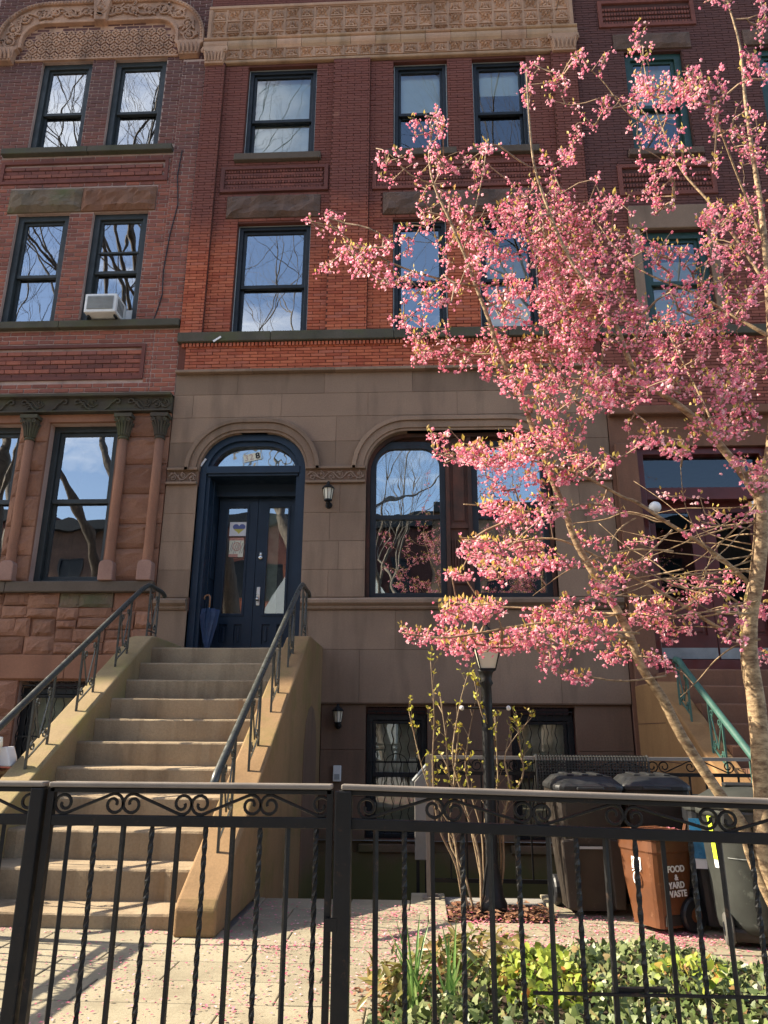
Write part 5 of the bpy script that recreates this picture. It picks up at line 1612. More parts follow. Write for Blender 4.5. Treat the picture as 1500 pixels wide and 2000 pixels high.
def wall_lantern(label, x, z, y=-.0, s=1.0):
    t = thing('wall_lantern', label, 'lantern', (x, y, z))
    c = (x, y - .10 * s, z)
    MB().lathe([(.045 * s, -.0), (.04 * s, -.014), (.02 * s, -.02)], (x, y, z - .10 * s), 12, axis='y').tube([(x, y - .01, z - .10 * s), (x, y - .06 * s, z - .13 * s), (x, y - .10 * s, z - .10 * s), (x, y - .10 * s, z - .06 * s)], .013 * s, 6).build('bracket', M['iron'], t)
    MB().lathe([(.045 * s, -.055 * s), (.055 * s, .0), (.066 * s, .085 * s)], c, 8).build('glass', M['lampglass'], t)
    f = MB()
    for k in range(8):
        a = 2 * PI * k / 8
        f.tube([(c[0] + .047 * s * math.cos(a), c[1] + .047 * s * math.sin(a), z - .058 * s), (c[0] + .069 * s * math.cos(a), c[1] + .069 * s * math.sin(a), z + .088 * s)], .005 * s, 4)
    f.lathe([(.078 * s, .085 * s), (.080 * s, .096 * s), (.05 * s, .125 * s), (.022 * s, .15 * s), (.016 * s, .165 * s), (.02 * s, .178 * s), (.004 * s, .19 * s)], c, 12)
    f.lathe([(.012 * s, -.125 * s), (.03 * s, -.10 * s), (.02 * s, -.085 * s), (.05 * s, -.07 * s), (.05 * s, -.052 * s)], c, 10)
    f.build('cage', M['iron'], t)
    return t
wall_lantern('black wall lantern on the brown stone between navy door and arched window', -1.135, 3.94, 0., 1.0)
wall_lantern('small black wall lantern by the basement window beneath the stoop level', -.955, 1.27, .036, .85)
t = thing('intercom_box', 'pale plastic box mounted on the basement wall left of the barred window', 'box', (-.955, .03, .66))
MB().box(-1.0, -.91, -.005, .035, .58, .75).build('housing', M['white'], t, bevel=.006)
MB().box(-.985, -.925, -.008, -.005, .60, .66).build('cover', M['storm'], t)

# ------------------------------------------------------------------ air conditioner, umbrella, papers
t = thing('air_conditioner', 'white window air conditioner under the sash of the left brick house', 'air conditioner', (-4.36, -.1, 6.53))
MB().box(-4.53, -4.09, -.22, .14, 6.545, 6.83).build('casing', M['white'], t, bevel=.015)
MB().box(-4.49, -4.13, -.228, -.221, 6.59, 6.79).build('grille', M['acgrille'], t)
for k in range(9): MB().box(-4.485, -4.135, -.233, -.228, 6.597 + k * .021, 6.605 + k * .021).build('louvre', M['acgrille'], t)
for k in range(5): MB().box(-4.0895, -4.0865, -.16 + k * .04, -.14 + k * .04, 6.59, 6.78).build('side_vent', M['frame_gn'], t)
MB().box(-4.085, -3.99, .10, .125, 6.55, 6.76).build('side_curtain', M['white'], t)
MB().box(-4.51, -4.48, -.15, -.07, 6.518, 6.545).build('foot', M['frame_bk'], t)
MB().box(-4.14, -4.11, -.15, -.07, 6.518, 6.545).build('foot', M['frame_bk'], t)

t = thing('umbrella', 'furled navy umbrella with curved wooden handle leaning in the doorway', 'umbrella', (-2.60, .0, 1.96))
ub = MB()
nseg = 16
hp = [(.008, .05), (.045, .18), (.085, .40), (.105, .56), (.09, .60), (.02, .615)]
vs_, fs = [], []
for j, (r, h) in enumerate(hp):
    for q in range(nseg):
        a = 2 * PI * q / nseg
        f_ = 1 + (.28 if q % 2 else -.18) * min(1, r / .08)
        dz = (-.05 if (q % 4 == 1 and j == 3) else 0) + (.03 if (q % 4 == 3 and j == 3) else 0)
        vs_.append((r * f_ * math.cos(a + h * .8), r * f_ * math.sin(a + h * .8) * .8, h + dz))
for j in range(len(hp) - 1):
    for q in range(nseg): fs.append((j * nseg + q, j * nseg + (q + 1) % nseg, (j + 1) * nseg + (q + 1) % nseg, (j + 1) * nseg + q))
ub.add(vs_, fs)
um = Matrix.Translation((-2.585, .12, 1.965)) @ Matrix.Rotation(R_(-3), 4, 'Y') @ Matrix.Rotation(R_(-8), 4, 'X')
def xf(mb_, mt):
    mb_.v = [tuple(mt @ Vector(p)) for p in mb_.v]; return mb_
xf(ub, um).build('canopy', M['umb'], t)
xf(MB().tube([(0, 0, 0), (0, 0, .66)], .006, 6), um).build('shaft', M['chrome'], t)
hd = [(0, 0, .63), (0, 0, .76)] + [(-.035 + .035 * math.cos(a), 0, .76 + .035 * math.sin(a)) for a in [PI * k / 10 for k in range(1, 11)]] + [(-.07, 0, .74)]
xf(MB().tube(hd, .011, 8), um).build('handle', M['wood'], t, True)

DP_ = DY - .002
t = thing('heart_drawing', 'white sheet with a blue and yellow heart taped inside the left door glass', 'drawing', (-2.40, DY, 3.65))
hx, hz = -2.385, 3.68
MB().box(hx - .125, hx + .125, DP_ + .004, DP_ + .006, hz - .095, hz + .095).build('sheet', M['paper'], t)
def heart(zlo, zhi):
    pts = []
    for k in range(40):
        a = 2 * PI * k / 40
        x = .0052 * 16 * math.sin(a) ** 3; z = .0048 * (13 * math.cos(a) - 5 * math.cos(2 * a) - 2 * math.cos(3 * a) - math.cos(4 * a)) + .01
        pts.append((x, z))
    return pts
hpnt = heart(0, 0)
def clip(pts, z0, above):
    out = []
    for i in range(len(pts)):
        p, q = pts[i], pts[(i + 1) % len(pts)]
        ip, iq = (p[1] >= z0) == above, (q[1] >= z0) == above
        if ip: out.append(p)
        if ip != iq:
            f_ = (z0 - p[1]) / (q[1] - p[1]); out.append((p[0] + (q[0] - p[0]) * f_, z0))
    return out
def clipx(pts, x0, above):
    return [(b, a) for a, b in clip([(q, p) for p, q in pts], x0, above)]
up_ = clip(hpnt, .0, True)
for s_ in (True, False):
    MB().prism([(hx + p[0], hz + p[1]) for p in clipx(up_, 0, s_)], DP_ + .0015, DP_ + .0035).build('heart_top', M['bluepr'], t)
MB().prism([(hx + p[0], hz + p[1]) for p in clip(hpnt, .0, False)], DP_ + .0015, DP_ + .0035).build('heart_bottom', M['yellowpr'], t)
t = thing('patterned_card', 'pink and grey patterned card taped below the heart drawing on the door', 'card', (-2.41, DY, 3.42))
MB().box(-2.50, -2.31, DP_ + .004, DP_ + .006, 3.30, 3.56).build('sheet', M['cream'], t)
kd = MB()
kd.box(-2.50, -2.31, DP_ + .0025, DP_ + .004, 3.525, 3.56); kd.box(-2.50, -2.38, DP_ + .0025, DP_ + .004, 3.30, 3.34)
kd.build('border', M['pinkpr'], t)
ln = MB()
for k in range(7): ln.obox((-2.475 + k * .027, DP_ + .003, 3.43 + math.sin(k * 2) * .02), (.003, 0, .0), (0, .001, 0), (.02, 0, .07))
ln.build('pattern', M['greypr'], t)
rg = MB()
for q in range(2): rg.ring([(-2.40 + .055 * math.cos(a) * (1 - q * .5), 3.44 + .06 * math.sin(a) * (1 - q * .5)) for a in [2 * PI * k / 16 for k in range(16)]], [(-2.40 + .045 * math.cos(a) * (1 - q * .5), 3.44 + .05 * math.sin(a) * (1 - q * .5)) for a in [2 * PI * k / 16 for k in range(16)]], DP_ + .0015, DP_ + .0025)
rg.build('ring', M['pinkpr'], t)
t = thing('house_number_card', 'pale tilted card with the house number inside the transom glass above the navy door', 'sign', (-2.17, .17, 4.56))
mt = Matrix.Translation((-2.185, .160, 4.562)) @ Matrix.Rotation(R_(-13), 4, 'Y')
xf(MB().box(-.115, .115, 0, .003, -.052, .052), mt).build('card', M['cream'], t)
for ch, dx, mm_ in (('3', -.075, 'inkfaint'), ('2', -.01, 'inkfaint'), ('8', .075, 'inkblack')):
    text_mesh('numeral', ch, .115, M[mm_], t, mt @ Matrix.Translation((dx, -.002, 0)) @ FACE, .0006, ch == '8')

# ------------------------------------------------------------------ bins
def cart(mats, w=.50, d=.56, h=.80, taper=.78, lidh=.09, label=None, name='wheeled_bin', loc=(0, 0, 0), rz=0, wheels='back', front_logo=True):
    body, lid, wheel = mats
    t = bpy.data.objects.new(name, None); COL.objects.link(t); PINV[t.name] = Matrix.Identity(4)
    mb = MB()
    def rrect(w_, d_, z, r=.05, oy=0):
        p = []
        for (sx, sy, a0) in ((1, -1, -90), (1, 1, 0), (-1, 1, 90), (-1, -1, 180)):
            for k in range(4):
                a = R_(a0 + 30 * k)
                p.append((sx * (w_ / 2 - r) + r * math.cos(a), sy * (d_ / 2 - r) + r * math.sin(a) + oy, z))
        return p
    lv = [rrect(w * taper * .97, d * taper * .9, .03), rrect(w * taper, d * taper * .92, .08), rrect(w * (taper + 1) / 2, d * (taper + 1) / 2, h * .55), rrect(w * .96, d * .96, h * .86), rrect(w * .965, d * .965, h - .07), rrect(w, d, h - .06), rrect(w, d, h)]
    n = 16
    for l in lv: mb.v += l; mb.t += [0] * n
    mb.f = [tuple(range(n - 1, -1, -1)), tuple(range((len(lv) - 1) * n, len(lv) * n))]
    for i in range(len(lv) - 1):
        for q in range(n): mb.f.append((i * n + q, i * n + (q + 1) % n, (i + 1) * n + (q + 1) % n, (i + 1) * n + q))
    mb.m = [0] * len(mb.f)
    b = mb.build('body', body, t)
    for p in b.data.polygons: p.use_smooth = False
    lm = MB()
    l2 = [rrect(w * 1.04, d * 1.05, h + .001, .06), rrect(w * 1.04, d * 1.05, h + .03, .06), rrect(w * .98, d * 1.0, h + .045, .06), rrect(w * .80, d * .84, h + lidh, .08, .02), rrect(w * .62, d * .66, h + lidh + .008, .08, .02)]
    for l in l2: lm.v += l; lm.t += [0] * n
    lm.f = [tuple(range(n - 1, -1, -1)), tuple(range((len(l2) - 1) * n, len(l2) * n))]
    for i in range(len(l2) - 1):
        for q in range(n): lm.f.append((i * n + q, i * n + (q + 1) % n, (i + 1) * n + (q + 1) % n, (i + 1) * n + q))
    lm.m = [0] * len(lm.f)
    ld = lm.build('lid', lid, t, bevel=.008)
    for s_ in (-1, 0, 1): MB().box(s_ * w * .22 - .022, s_ * w * .22 + .022, -d * .30, d * .36, h + lidh + .004, h + lidh + .017).build('lid_rib', lid, ld, bevel=.006)
    MB().box(-w * .20, w * .20, -d * .56, -d * .50, h + .006, h + .026).build('lid_lip', lid, ld, bevel=.006)
    yb = d / 2
    MB().tube([(-w * .38, yb - .02, h - .03), (-w * .38, yb + .06, h + .01), (w * .38, yb + .06, h + .01), (w * .38, yb - .02, h - .03)], .014, 6).build('handle', body, t)
    for s_ in (-1, 1):
        wh = MB(); wh.lathe([(.03, -.025), (.085, -.025), (.095, -.015), (.095, .015), (.085, .025), (.03, .025)], (s_ * (w * taper / 2 + .012), yb * taper - .01, .095), 18, axis='x')
        wo_ = wh.build('wheel', wheel, t)
        MB().lathe([(.04, -.03), (.04, .03)], (s_ * (w * taper / 2 + .012), yb * taper - .01, .095), 12, axis='x').build('hub', lid, wo_)
    t.location = loc; t.rotation_euler = (0, 0, rz)
    return t, b
def ribs(t, w, d, h, m_):
    """front recess with a handle bar and two vertical ribs"""
    for s_ in (-1, 1):
        MB().prism([(s_ * w * .25, .05), (s_ * w * .41, .05), (s_ * w * .455, h * .60), (s_ * w * .22, h * .62)], -d * .49, -d * .36).build('front_rib', m_, t, bevel=.01)
    MB().box(-w * .22, w * .22, -d * .475, -d * .45, h * .66, h * .70).build('grab_bar', M['bin_nv'], t)
    MB().box(-w * .20, w * .20, -d * .47, -d * .463, h * .535, h * .555).build('label_strip', M['storm'], t)
gname = 'taupe wheeled bins by the railing'
t, b = cart((M['bin_br'], M['bin_lid'], M['bin_nv']), .44, .46, .745, .74, .085, loc=(1.085, -3.40, .004), rz=R_(2))
ribs(t, .44, .46, .745, M['bin_br'])
tag(t, 'tall taupe wheeled bin with black lid, directly beside the shrub', 'bin', gname)
t2 = dup(t, None, (1.555, -3.33, .004), R_(-4))
tag(t2, 'tall taupe wheeled bin with black lid, half hidden behind the brown bin', 'bin', gname)
t, b = cart((M['bin_or'], M['bin_or'], M['bin_nv']), .33, .32, .50, .80, .035, name='food_waste_bin', loc=(1.41, -3.84, .004), rz=R_(-62))
tag(t, 'small brown plastic bin lettered food and yard waste, pink petals on its lid', 'bin')
def side_text(body, size, x, z, y, m_, par, bold=True):
    return text_mesh('lettering', body, size, m_, par, Matrix.Translation((x, y, z)) @ Matrix.Rotation(R_(-4), 4, 'X') @ FACE, .001, bold)
for body, z in (('FOOD', .345), ('&', .30), ('YARD', .258), ('WASTE', .212)):
    yv = -(.32 / 2) * (.80 + (.96 - .80) * (z / .43)) - .004
    text_mesh('lettering', body, .047 if body != '&' else .042, M['paper'], t, Matrix.Translation((-yv * .33 / .32 + .002, .0, z)) @ Matrix.Rotation(PI / 2, 4, 'Z') @ Matrix.Rotation(R_(-3), 4, 'X') @ FACE, .001, True)
MB().box(.128, .137, -.085, .03, .045, .10).build('foot_recess', M['inkblack'], t)
lg = MB(); lx = -.152
lg.prism([(-.035, .335), (.04, .335), (.04, .40), (-.035, .40)], lx - .002, lx, 'y')
lo = lg.build('side_label', M['paper'], t)
pr_ = MB()
for q in range(2): pr_.tube([(-.016 + q * .036 + .012 * math.cos(a), lx - .003, .372 + .016 * math.sin(a)) for a in [2 * PI * k / 12 for k in range(12)]], .0032, 4)
pr_.build('label_mark', M['pinkpr'], lo)
ov = MB(); ov.tube([(.0 + .024 * math.cos(a), lx - .004, .285 + .034 * math.sin(a)) for a in [2 * PI * k / 18 for k in range(19)]], .0045, 4); ov.tube([(-.03, lx - .004, .322), (.01, lx - .004, .34), (.035, lx - .004, .326)], .004, 4); ov.tube([(-.005, lx - .004, .27), (.005, lx - .004, .30)], .004, 4)
ov.build('white_emblem', M['paper'], t)
hb = MB(); hb.tube([(.08, .16, .49), (.08, .20, .585), (.16, .20, .585), (.17, .16, .50)], .014, 6); hb.build('carry_handle', M['bin_or'], t)
t, b = cart((M['bin_nv'], M['bin_gr'], M['bin_nv']), .34, .36, .66, .78, .06, name='sticker_bin', loc=(1.80, -3.80, .004), rz=R_(-12))
tag(t, 'black bin with a blue sticker standing between the brown bin and charcoal can', 'bin')
MB().box(-.165, -.02, -.183, -.176, .40, .62).build('sticker', M['bluelab'], t)
MB().box(-.165, -.02, -.1775, -.1705, .345, .40).build('sticker_edge', M['paper'], t)
# big round charcoal can
t = thing('wheeled_can', 'large round charcoal trash can with wheels and a neon yellow label', 'trash can', (0, 0, 0))
cm = Matrix.Translation((1.90, -4.08, .0)) @ Matrix.Rotation(R_(-14), 4, 'Z')
xf(MB().lathe([(.20, .07), (.225, .075), (.235, .12), (.262, .55), (.272, .66), (.285, .665), (.287, .70), (.27, .705)], (0, 0, 0), 28), cm).build('body', M['bin_gr'], t, True)
xf(MB().lathe([(.292, .70), (.297, .715), (.297, .735), (.28, .75), (.25, .765), (.20, .795), (.12, .812), (.05, .818)], (0, 0, 0), 28), cm).build('lid', M['bin_gr'], t, True)
xf(MB().box(-.12, .08, -.06, .06, .812, .835), cm).build('lid_grip', M['bin_lid'], t, bevel=.01)
xf(MB().box(-.18, .18, -.295, -.20, .62, .70), cm).build('front_handle', M['bin_lid'], t, bevel=.015)
xf(MB().box(-.20, .20, -.20, .1, .03, .10), cm).build('axle_housing', M['bin_br'], t, bevel=.02)
for s_ in (-1, 1):
    w1 = xf(MB().lathe([(.03, -.022), (.075, -.022), (.082, -.014), (.082, .014), (.075, .022), (.03, .022)], (s_ * .19, -.15, .085), 18, axis='x'), cm).build('wheel', M['tyre'], t)
    xf(MB().lathe([(.035, -.026), (.035, .026)], (s_ * .19, -.15, .085), 12, axis='x'), cm).build('hub', M['bin_nv'], w1)
lbm = MB()
def curved(a0, a1, z0, z1, m_, nm):
    mb = MB(); k = 6
    vs_ = []
    for j, z in enumerate((z0, z1)):
        r = .2645 + (z - .55) * .09 if z > .55 else .237 + (z - .12) * .0628
        for i in range(k + 1):
            a = R_(a0 + (a1 - a0) * i / k); vs_.append(((r + .003) * math.cos(a), (r + .003) * math.sin(a), z))
    mb.add(vs_, [(i, i + 1, k + 2 + i, k + 1 + i) for i in range(k)])
    return xf(mb, cm).build(nm, m_, t, fix=False)
curved(-150, -143, .43, .66, M['lime'], 'neon_label')
curved(-150, -143, .39, .43, M['paper'], 'label_tail')
curved(-128, -72, .450, .453, M['storm'], 'mould_line')
# brown bin with a white plastic jug, behind the left cheek wall
t, b = cart((M['bin_or'], M['reddoor'], M['bin_nv']), .46, .46, .78, .82, .05, name='brown_bin', loc=(-3.38, -3.05, .004), rz=R_(8))
tag(t, 'brown bin with dark lid behind the left wall of the stoop', 'bin')
t = thing('plastic_jug', 'milky white plastic jug standing on the brown bin at the left edge', 'jug', (-3.26, -3.08, .84))
MB().lathe([(.085, .845), (.10, .86), (.10, .97), (.085, 1.02), (.05, 1.07), (.03, 1.09), (.03, 1.105)], (-3.27, -3.10, 0), 14).build('body', M['jug'], t, True)
MB().lathe([(.034, 1.10), (.034, 1.125), (.02, 1.128)], (-3.27, -3.10, 0), 12).build('cap', M['white'], t)
MB().tube([(-3.20, -3.12, .98), (-3.155, -3.13, 1.0), (-3.16, -3.13, 1.05), (-3.22, -3.115, 1.055)], .012, 6).build('grip', M['jug'], t, True)
t = thing('paper_bag', 'crumpled white paper bag beside the jug on the brown bin', 'bag', (-3.14, -3.02, .84))
MB().prism([(-3.20, .845), (-3.08, .845), (-3.10, .92), (-3.13, .99), (-3.18, .98)], -3.10, -2.98).build('bag', M['paper'], t, bevel=.01)
# ------------------------------------------------------------------ cherry tree
rt_ = random.Random(42)
class Skel:
    def __init__(s): s.p, s.par, s.cnt, s.base = [], [], [], []
    def limb(s, pts, radii=None, parent=-1):
        prev = parent
        ids = []
        for i, p in enumerate(pts):
            s.p.append(Vector(p)); s.par.append(prev); s.cnt.append(0)
            s.base.append(radii[i] if radii else 0)
            prev = len(s.p) - 1; ids.append(prev)
        return ids
def smooth(pts, per=4):
    """Catmull-Rom through the measured points"""
    out = []
    P = [Vector(p) for p in pts]
    for i in range(len(P) - 1):
        p0, p1, p2, p3 = P[max(i - 1, 0)], P[i], P[i + 1], P[min(i + 2, len(P) - 1)]
        for k in range(per):
            t = k / per
            out.append(.5 * ((2 * p1) + (p2 - p0) * t + (2 * p0 - 5 * p1 + 4 * p2 - p3) * t * t + (3 * p1 - p0 - 3 * p2 + p3) * t ** 3))
    out.append(P[-1])
    return out
def px(lst, y0, y1):
    n = len(lst)
    return [at(a, b, Y=y0 + (y1 - y0) * i / (n - 1)) for i, (a, b) in enumerate(lst)]
SK = Skel()
def addlimb(lst, y0, y1, r0, r1, per=4, start=None, rootpt=None):
    pts = px(lst, y0, y1)
    if rootpt is not None: pts = [Vector(rootpt)] + pts
    pts = smooth(pts, per)
    n = len(pts)
    return SK.limb(pts, [r0 + (r1 - r0) * (i / (n - 1)) ** .8 for i in range(n)])
trunk_px = [(1500, 1690), (1493, 1573), (1486, 1480), (1477, 1373), (1464, 1290), (1463, 1225), (1468, 1180), (1478, 1130), (1486, 1050), (1486, 965)]
root1 = (2.02, -4.42, -.02)
T1 = addlimb(trunk_px, -4.45, -4.62, .056, .038, 4, rootpt=root1)
stem_px = [(1480, 1702), (1453, 1617), (1403, 1547), (1333, 1440), (1293, 1362), (1253, 1303), (1228, 1237), (1199, 1181), (1172, 1141), (1127, 1063), (1103, 997), (1080, 940), (1053, 870), (1021, 785), (997, 737), (973, 681), (955, 625), (928, 555), (907, 497), (877, 427), (847, 360), (838, 300), (846, 245)]
T2 = addlimb(stem_px, -4.42, -4.75, .036, .006, 3, rootpt=(1.97, -4.38, -.02))
Ls = [
 ([(1486, 965), (1502, 900), (1512, 800), (1508, 690), (1500, 560), (1488, 420), (1470, 300), (1455, 190), (1445, 90), (1420, 0)], -4.62, -4.3, .04, .006),
 ([(1484, 975), (1450, 925), (1415, 880), (1360, 820), (1308, 779), (1250, 738), (1225, 695), (1204, 637), (1180, 611), (1153, 568), (1110, 500), (1075, 420), (1045, 330), (1035, 250), (1028, 140)], -4.62, -4.95, .028, .005),
 ([(1508, 660), (1436, 619), (1383, 587), (1340, 565), (1273, 539), (1215, 500), (1170, 440)], -4.5, -4.1, .014, .004),
 ([(1473, 1149), (1415, 1096), (1353, 1051), (1308, 1024), (1244, 981), (1217, 971), (1153, 936), (1100, 917), (1040, 900), (960, 892), (870, 886)], -4.56, -4.85, .015, .004),
 ([(1460, 1258), (1391, 1219), (1332, 1181), (1249, 1133), (1201, 1107), (1143, 1075), (1080, 1052), (1000, 1060), (920, 1080)], -4.52, -4.3, .013, .004),
 ([(1236, 1250), (1170, 1232), (1100, 1216), (1020, 1222), (940, 1236), (860, 1246), (785, 1236)], -4.53, -4.8, .012, .004),
 ([(1210, 1200), (1140, 1196), (1060, 1190), (980, 1186), (905, 1190)], -4.55, -4.2, .009, .004),
 ([(1100, 995), (1040, 1000), (980, 990), (905, 985)], -4.6, -4.75, .008, .003),
 ([(1060, 880), (1056, 760), (1058, 700), (1064, 625), (1066, 513), (1060, 430)], -4.64, -4.4, .009, .004),
 ([(930, 560), (860, 545), (780, 520), (700, 480), (650, 445), (608, 432)], -4.68, -4.9, .008, .003),
 ([(980, 690), (920, 690), (860, 665), (800, 620)], -4.66, -4.4, .007, .003),
 ([(1300, 1320), (1220, 1330), (1150, 1322), (1085, 1312)], -4.5, -4.7, .006, .003),
 ([(1500, 560), (1440, 470), (1390, 400), (1330, 330), (1290, 240), (1262, 150), (1255, 90)], -4.48, -4.2, .012, .004),
 ([(1495, 480), (1455, 380), (1420, 290), (1400, 230)], -4.42, -4.8, .010, .004),
 ([(1290, 250), (1230, 225), (1170, 150), (1120, 120)], -4.2, -4.35, .006, .003),
 ([(1150, 560), (1120, 640), (1140, 720), (1110, 800)], -4.85, -4.3, .006, .003),
 ([(1410, 876), (1380, 800), (1330, 700), (1300, 640)], -4.66, -4.2, .010, .004),
 ([(847, 360), (800, 340), (760, 300), (735, 290)], -4.75, -4.9, .005, .003),
 ([(905, 490), (930, 400), (945, 330), (950, 280)], -4.72, -4.5, .005, .003),
 ([(1300, 1020), (1230, 1000), (1180, 1015), (1120, 1022)], -4.6, -4.4, .006, .003),
 ([(1470, 1200), (1400, 1150), (1340, 1150), (1270, 1120)], -4.55, -4.75, .008, .003),
]
for l in Ls: addlimb(*l)
rb = random.Random(5)
for k in range(34):          # bare pale twigs low in the crown
    sx, sy = (rb.uniform(1462, 1486), rb.uniform(980, 1260)) if k % 3 else (rb.uniform(1240, 1420), rb.uniform(1000, 1240))
    ln, an = rb.uniform(90, 300), rb.uniform(-.45, .5)
    pts_ = [(sx, sy)]
    for q in range(4):
        an += rb.gauss(0, .22); pts_.append((pts_[-1][0] - math.cos(an) * ln / 4, pts_[-1][1] + math.sin(an) * ln / 4))
    y_ = -4.6 + rb.uniform(-.05, .05); addlimb(pts_, y_, y_ + rb.uniform(-.4, .4), rb.uniform(.004, .007), .0018)
nlimb = len(SK.p)
ELL = [(1400,8,35,14,5),(1475,60,30,55,9),(1250,95,22,38,9),(1268,150,20,18,4),(1290,185,50,32,26),(1365,190,55,48,30),(1210,212,45,22,12),(1150,130,50,22,9),(1030,170,14,60,9),(1110,190,45,40,9),(1120,270,45,50,9),
(1470,150,32,45,9),(1440,270,58,48,22),(1290,262,55,32,15),(1285,312,40,16,7),(1310,345,60,14,7),(1270,400,60,22,12),(1470,325,32,30,9),(1360,320,50,30,8),(830,262,42,34,12),(850,232,14,18,4),(780,312,42,14,8),(760,352,18,6,3),(870,330,60,28,14),(860,392,50,24,11),(960,296,30,12,5),(940,360,24,38,9),(830,424,48,22,9),
(650,442,30,26,9),(705,490,52,30,17),(640,522,20,8,4),(725,532,38,20,9),(606,434,6,5,1),(785,480,40,20,9),(800,562,58,24,13),(850,570,58,38,18),(800,622,28,18,6),(840,662,48,22,13),(880,702,58,28,18),(830,690,30,28,7),(900,500,40,50,16),(930,440,40,38,12),
(1000,520,80,85,66),(1080,480,70,75,54),(1150,560,85,85,64),(1050,620,95,65,64),(1120,680,85,55,50),(1000,700,65,48,34),(1200,520,75,65,34),(1060,400,58,45,24),(1000,420,46,36,18),(1150,440,55,45,20),(1100,340,40,40,10),(1180,380,40,40,9),
(1230,640,75,55,44),(1320,680,65,55,38),(1400,660,55,55,32),(1450,560,48,55,26),(1350,590,55,36,22),(1440,470,55,36,28),(1340,510,50,26,16),(1400,430,48,28,17),(1290,490,34,34,10),(1470,410,28,45,12),
(1050,770,65,46,32),(1130,780,75,46,38),(1100,850,46,36,24),(1210,770,60,45,30),(1300,745,55,36,22),(1400,770,65,46,30),(1460,720,36,55,19),(1380,850,75,26,26),(1300,872,60,22,14),(1450,830,46,36,16),
(900,886,58,13,15),(960,890,56,26,34),(1030,868,44,36,34),(868,850,28,8,5),(1085,932,55,22,16),(980,950,28,12,7),(1140,900,46,36,16),(1190,905,30,25,7),(1250,850,38,16,6),(1480,928,24,26,20),(1440,905,18,14,6),
(990,990,48,13,14),(1035,1012,56,17,19),(1090,1000,46,26,15),(960,1062,56,13,16),(1030,1072,62,15,24),(940,1086,38,10,12),(900,1122,22,12,7),(1000,1110,56,17,26),(1085,1100,46,13,15),(920,1192,58,22,32),(960,1180,30,16,10),(1080,1200,56,17,16),(1135,1190,46,22,15),(1200,1150,46,26,13),
(815,1240,36,9,9),(900,1246,56,13,20),(985,1258,56,15,22),(900,1268,34,8,8),(1060,1242,56,22,22),(1150,1240,66,26,28),(1092,1300,36,16,7),(1130,1322,28,7,6),(1220,1282,46,17,13),(1270,1200,46,36,18),(1330,1165,56,36,20),(1400,1142,46,36,17),(1340,1225,56,36,14),(1430,1215,26,40,8),(1260,1060,60,55,14),(1350,1000,60,40,8),(1430,1000,40,20,7),(1290,1290,36,16,9),(1486,1180,16,45,8),(1486,1285,16,16,4),(1180,1000,40,30,10),(1160,1070,40,30,9)]
clusters = []
for (cx, cy, rx, ry, n) in ELL:
    yb_ = -4.55 + rt_.uniform(-.42, .38)
    left = int(n * (1.8 if n < 20 else 2.0 if n < 30 else 2.15) + .5)
    while left > 0:
        # one ascending spray: bunches strung along a twig
        a, r = rt_.uniform(0, 2 * PI), math.sqrt(rt_.random()) * .95
        x, y = cx + rx * r * math.cos(a), cy + ry * r * math.sin(a)
        an = rt_.uniform(R_(-12), R_(28)) if cy > 850 else (rt_.uniform(R_(25), R_(115)) if cx > 1000 or cy < 420 else rt_.uniform(R_(-10), R_(80)))
        if cx > 1350 and rt_.random() < .4: an = PI - an
        k = min(left, rt_.choice((2, 3, 4, 5, 6)))
        yy_ = yb_ + rt_.gauss(0, .16)
        for q in range(k):
            clusters.append(at(x + rt_.gauss(0, 4), y + rt_.gauss(0, 4), Y=yy_ + rt_.gauss(0, .02)))
            st = rt_.uniform(9, 17)
            x -= math.cos(an) * st; y -= math.sin(an) * st; an += rt_.gauss(0, .12)
            if abs(x - cx) > rx * 1.12 or abs(y - cy) > ry * 1.15 + 6: break
        left -= q + 1
# part of the crown that reaches out of the picture on the right
for k in range(520):
    a, r = rt_.uniform(0, 2 * PI), rt_.random() ** .5
    clusters.append(Vector((3.6 + 1.0 * r * math.cos(a), -4.4 + rt_.gauss(0, .7), 4.0 + 1.9 * r * math.sin(a))))
for l in ([(2.05, -4.55, 2.5), (2.6, -4.4, 3.2), (3.3, -4.3, 3.8), (4.1, -4.4, 4.5)], [(2.3, -4.4, 3.6), (2.8, -4.0, 4.6), (3.2, -3.9, 5.5)], [(2.05, -4.5, 1.9), (2.7, -4.7, 2.4), (3.4, -4.9, 2.9)]):
    pts = smooth(l, 5); SK.limb(pts, [.03 - .024 * i / (len(pts) - 1) for i in range(len(pts))])
NP = np.zeros((60000, 3)); NN = len(SK.p)
NP[:NN] = [tuple(p) for p in SK.p]
C_ = np.array([tuple(c) for c in clusters])
d0 = np.array([np.min(np.linalg.norm(NP[:NN] - c, axis=1)) for c in C_])
tips = []
for ci in np.argsort(d0):
    c = C_[ci]
    dd = np.linalg.norm(NP[:NN] - c, axis=1)
    i = int(np.argmin(dd)); L_ = dd[i]
    a = SK.p[i]; b = Vector(c)
    n = max(1, int(L_ / .07))
    sag = Vector((rt_.gauss(0, .06), rt_.gauss(0, .06), rt_.gauss(.03, .05))) * L_
    prev = i
    for k in range(1, n + 1):
        t = k / n
        p = a.lerp(b, t) + sag * (4 * t * (1 - t))
        SK.p.append(p); SK.par.append(prev); SK.cnt.append(0); SK.base.append(0)
        NP[NN] = tuple(p); NN += 1
        prev = len(SK.p) - 1
    q = prev
    while q >= nlimb: SK.cnt[q] += 1; q = SK.par[q]
    tips.append((prev, b))
tree = thing('cherry_tree', 'pink blossoming cherry tree with two slender leaning stems beside the bins', 'tree', (1.98, -4.4, 0))
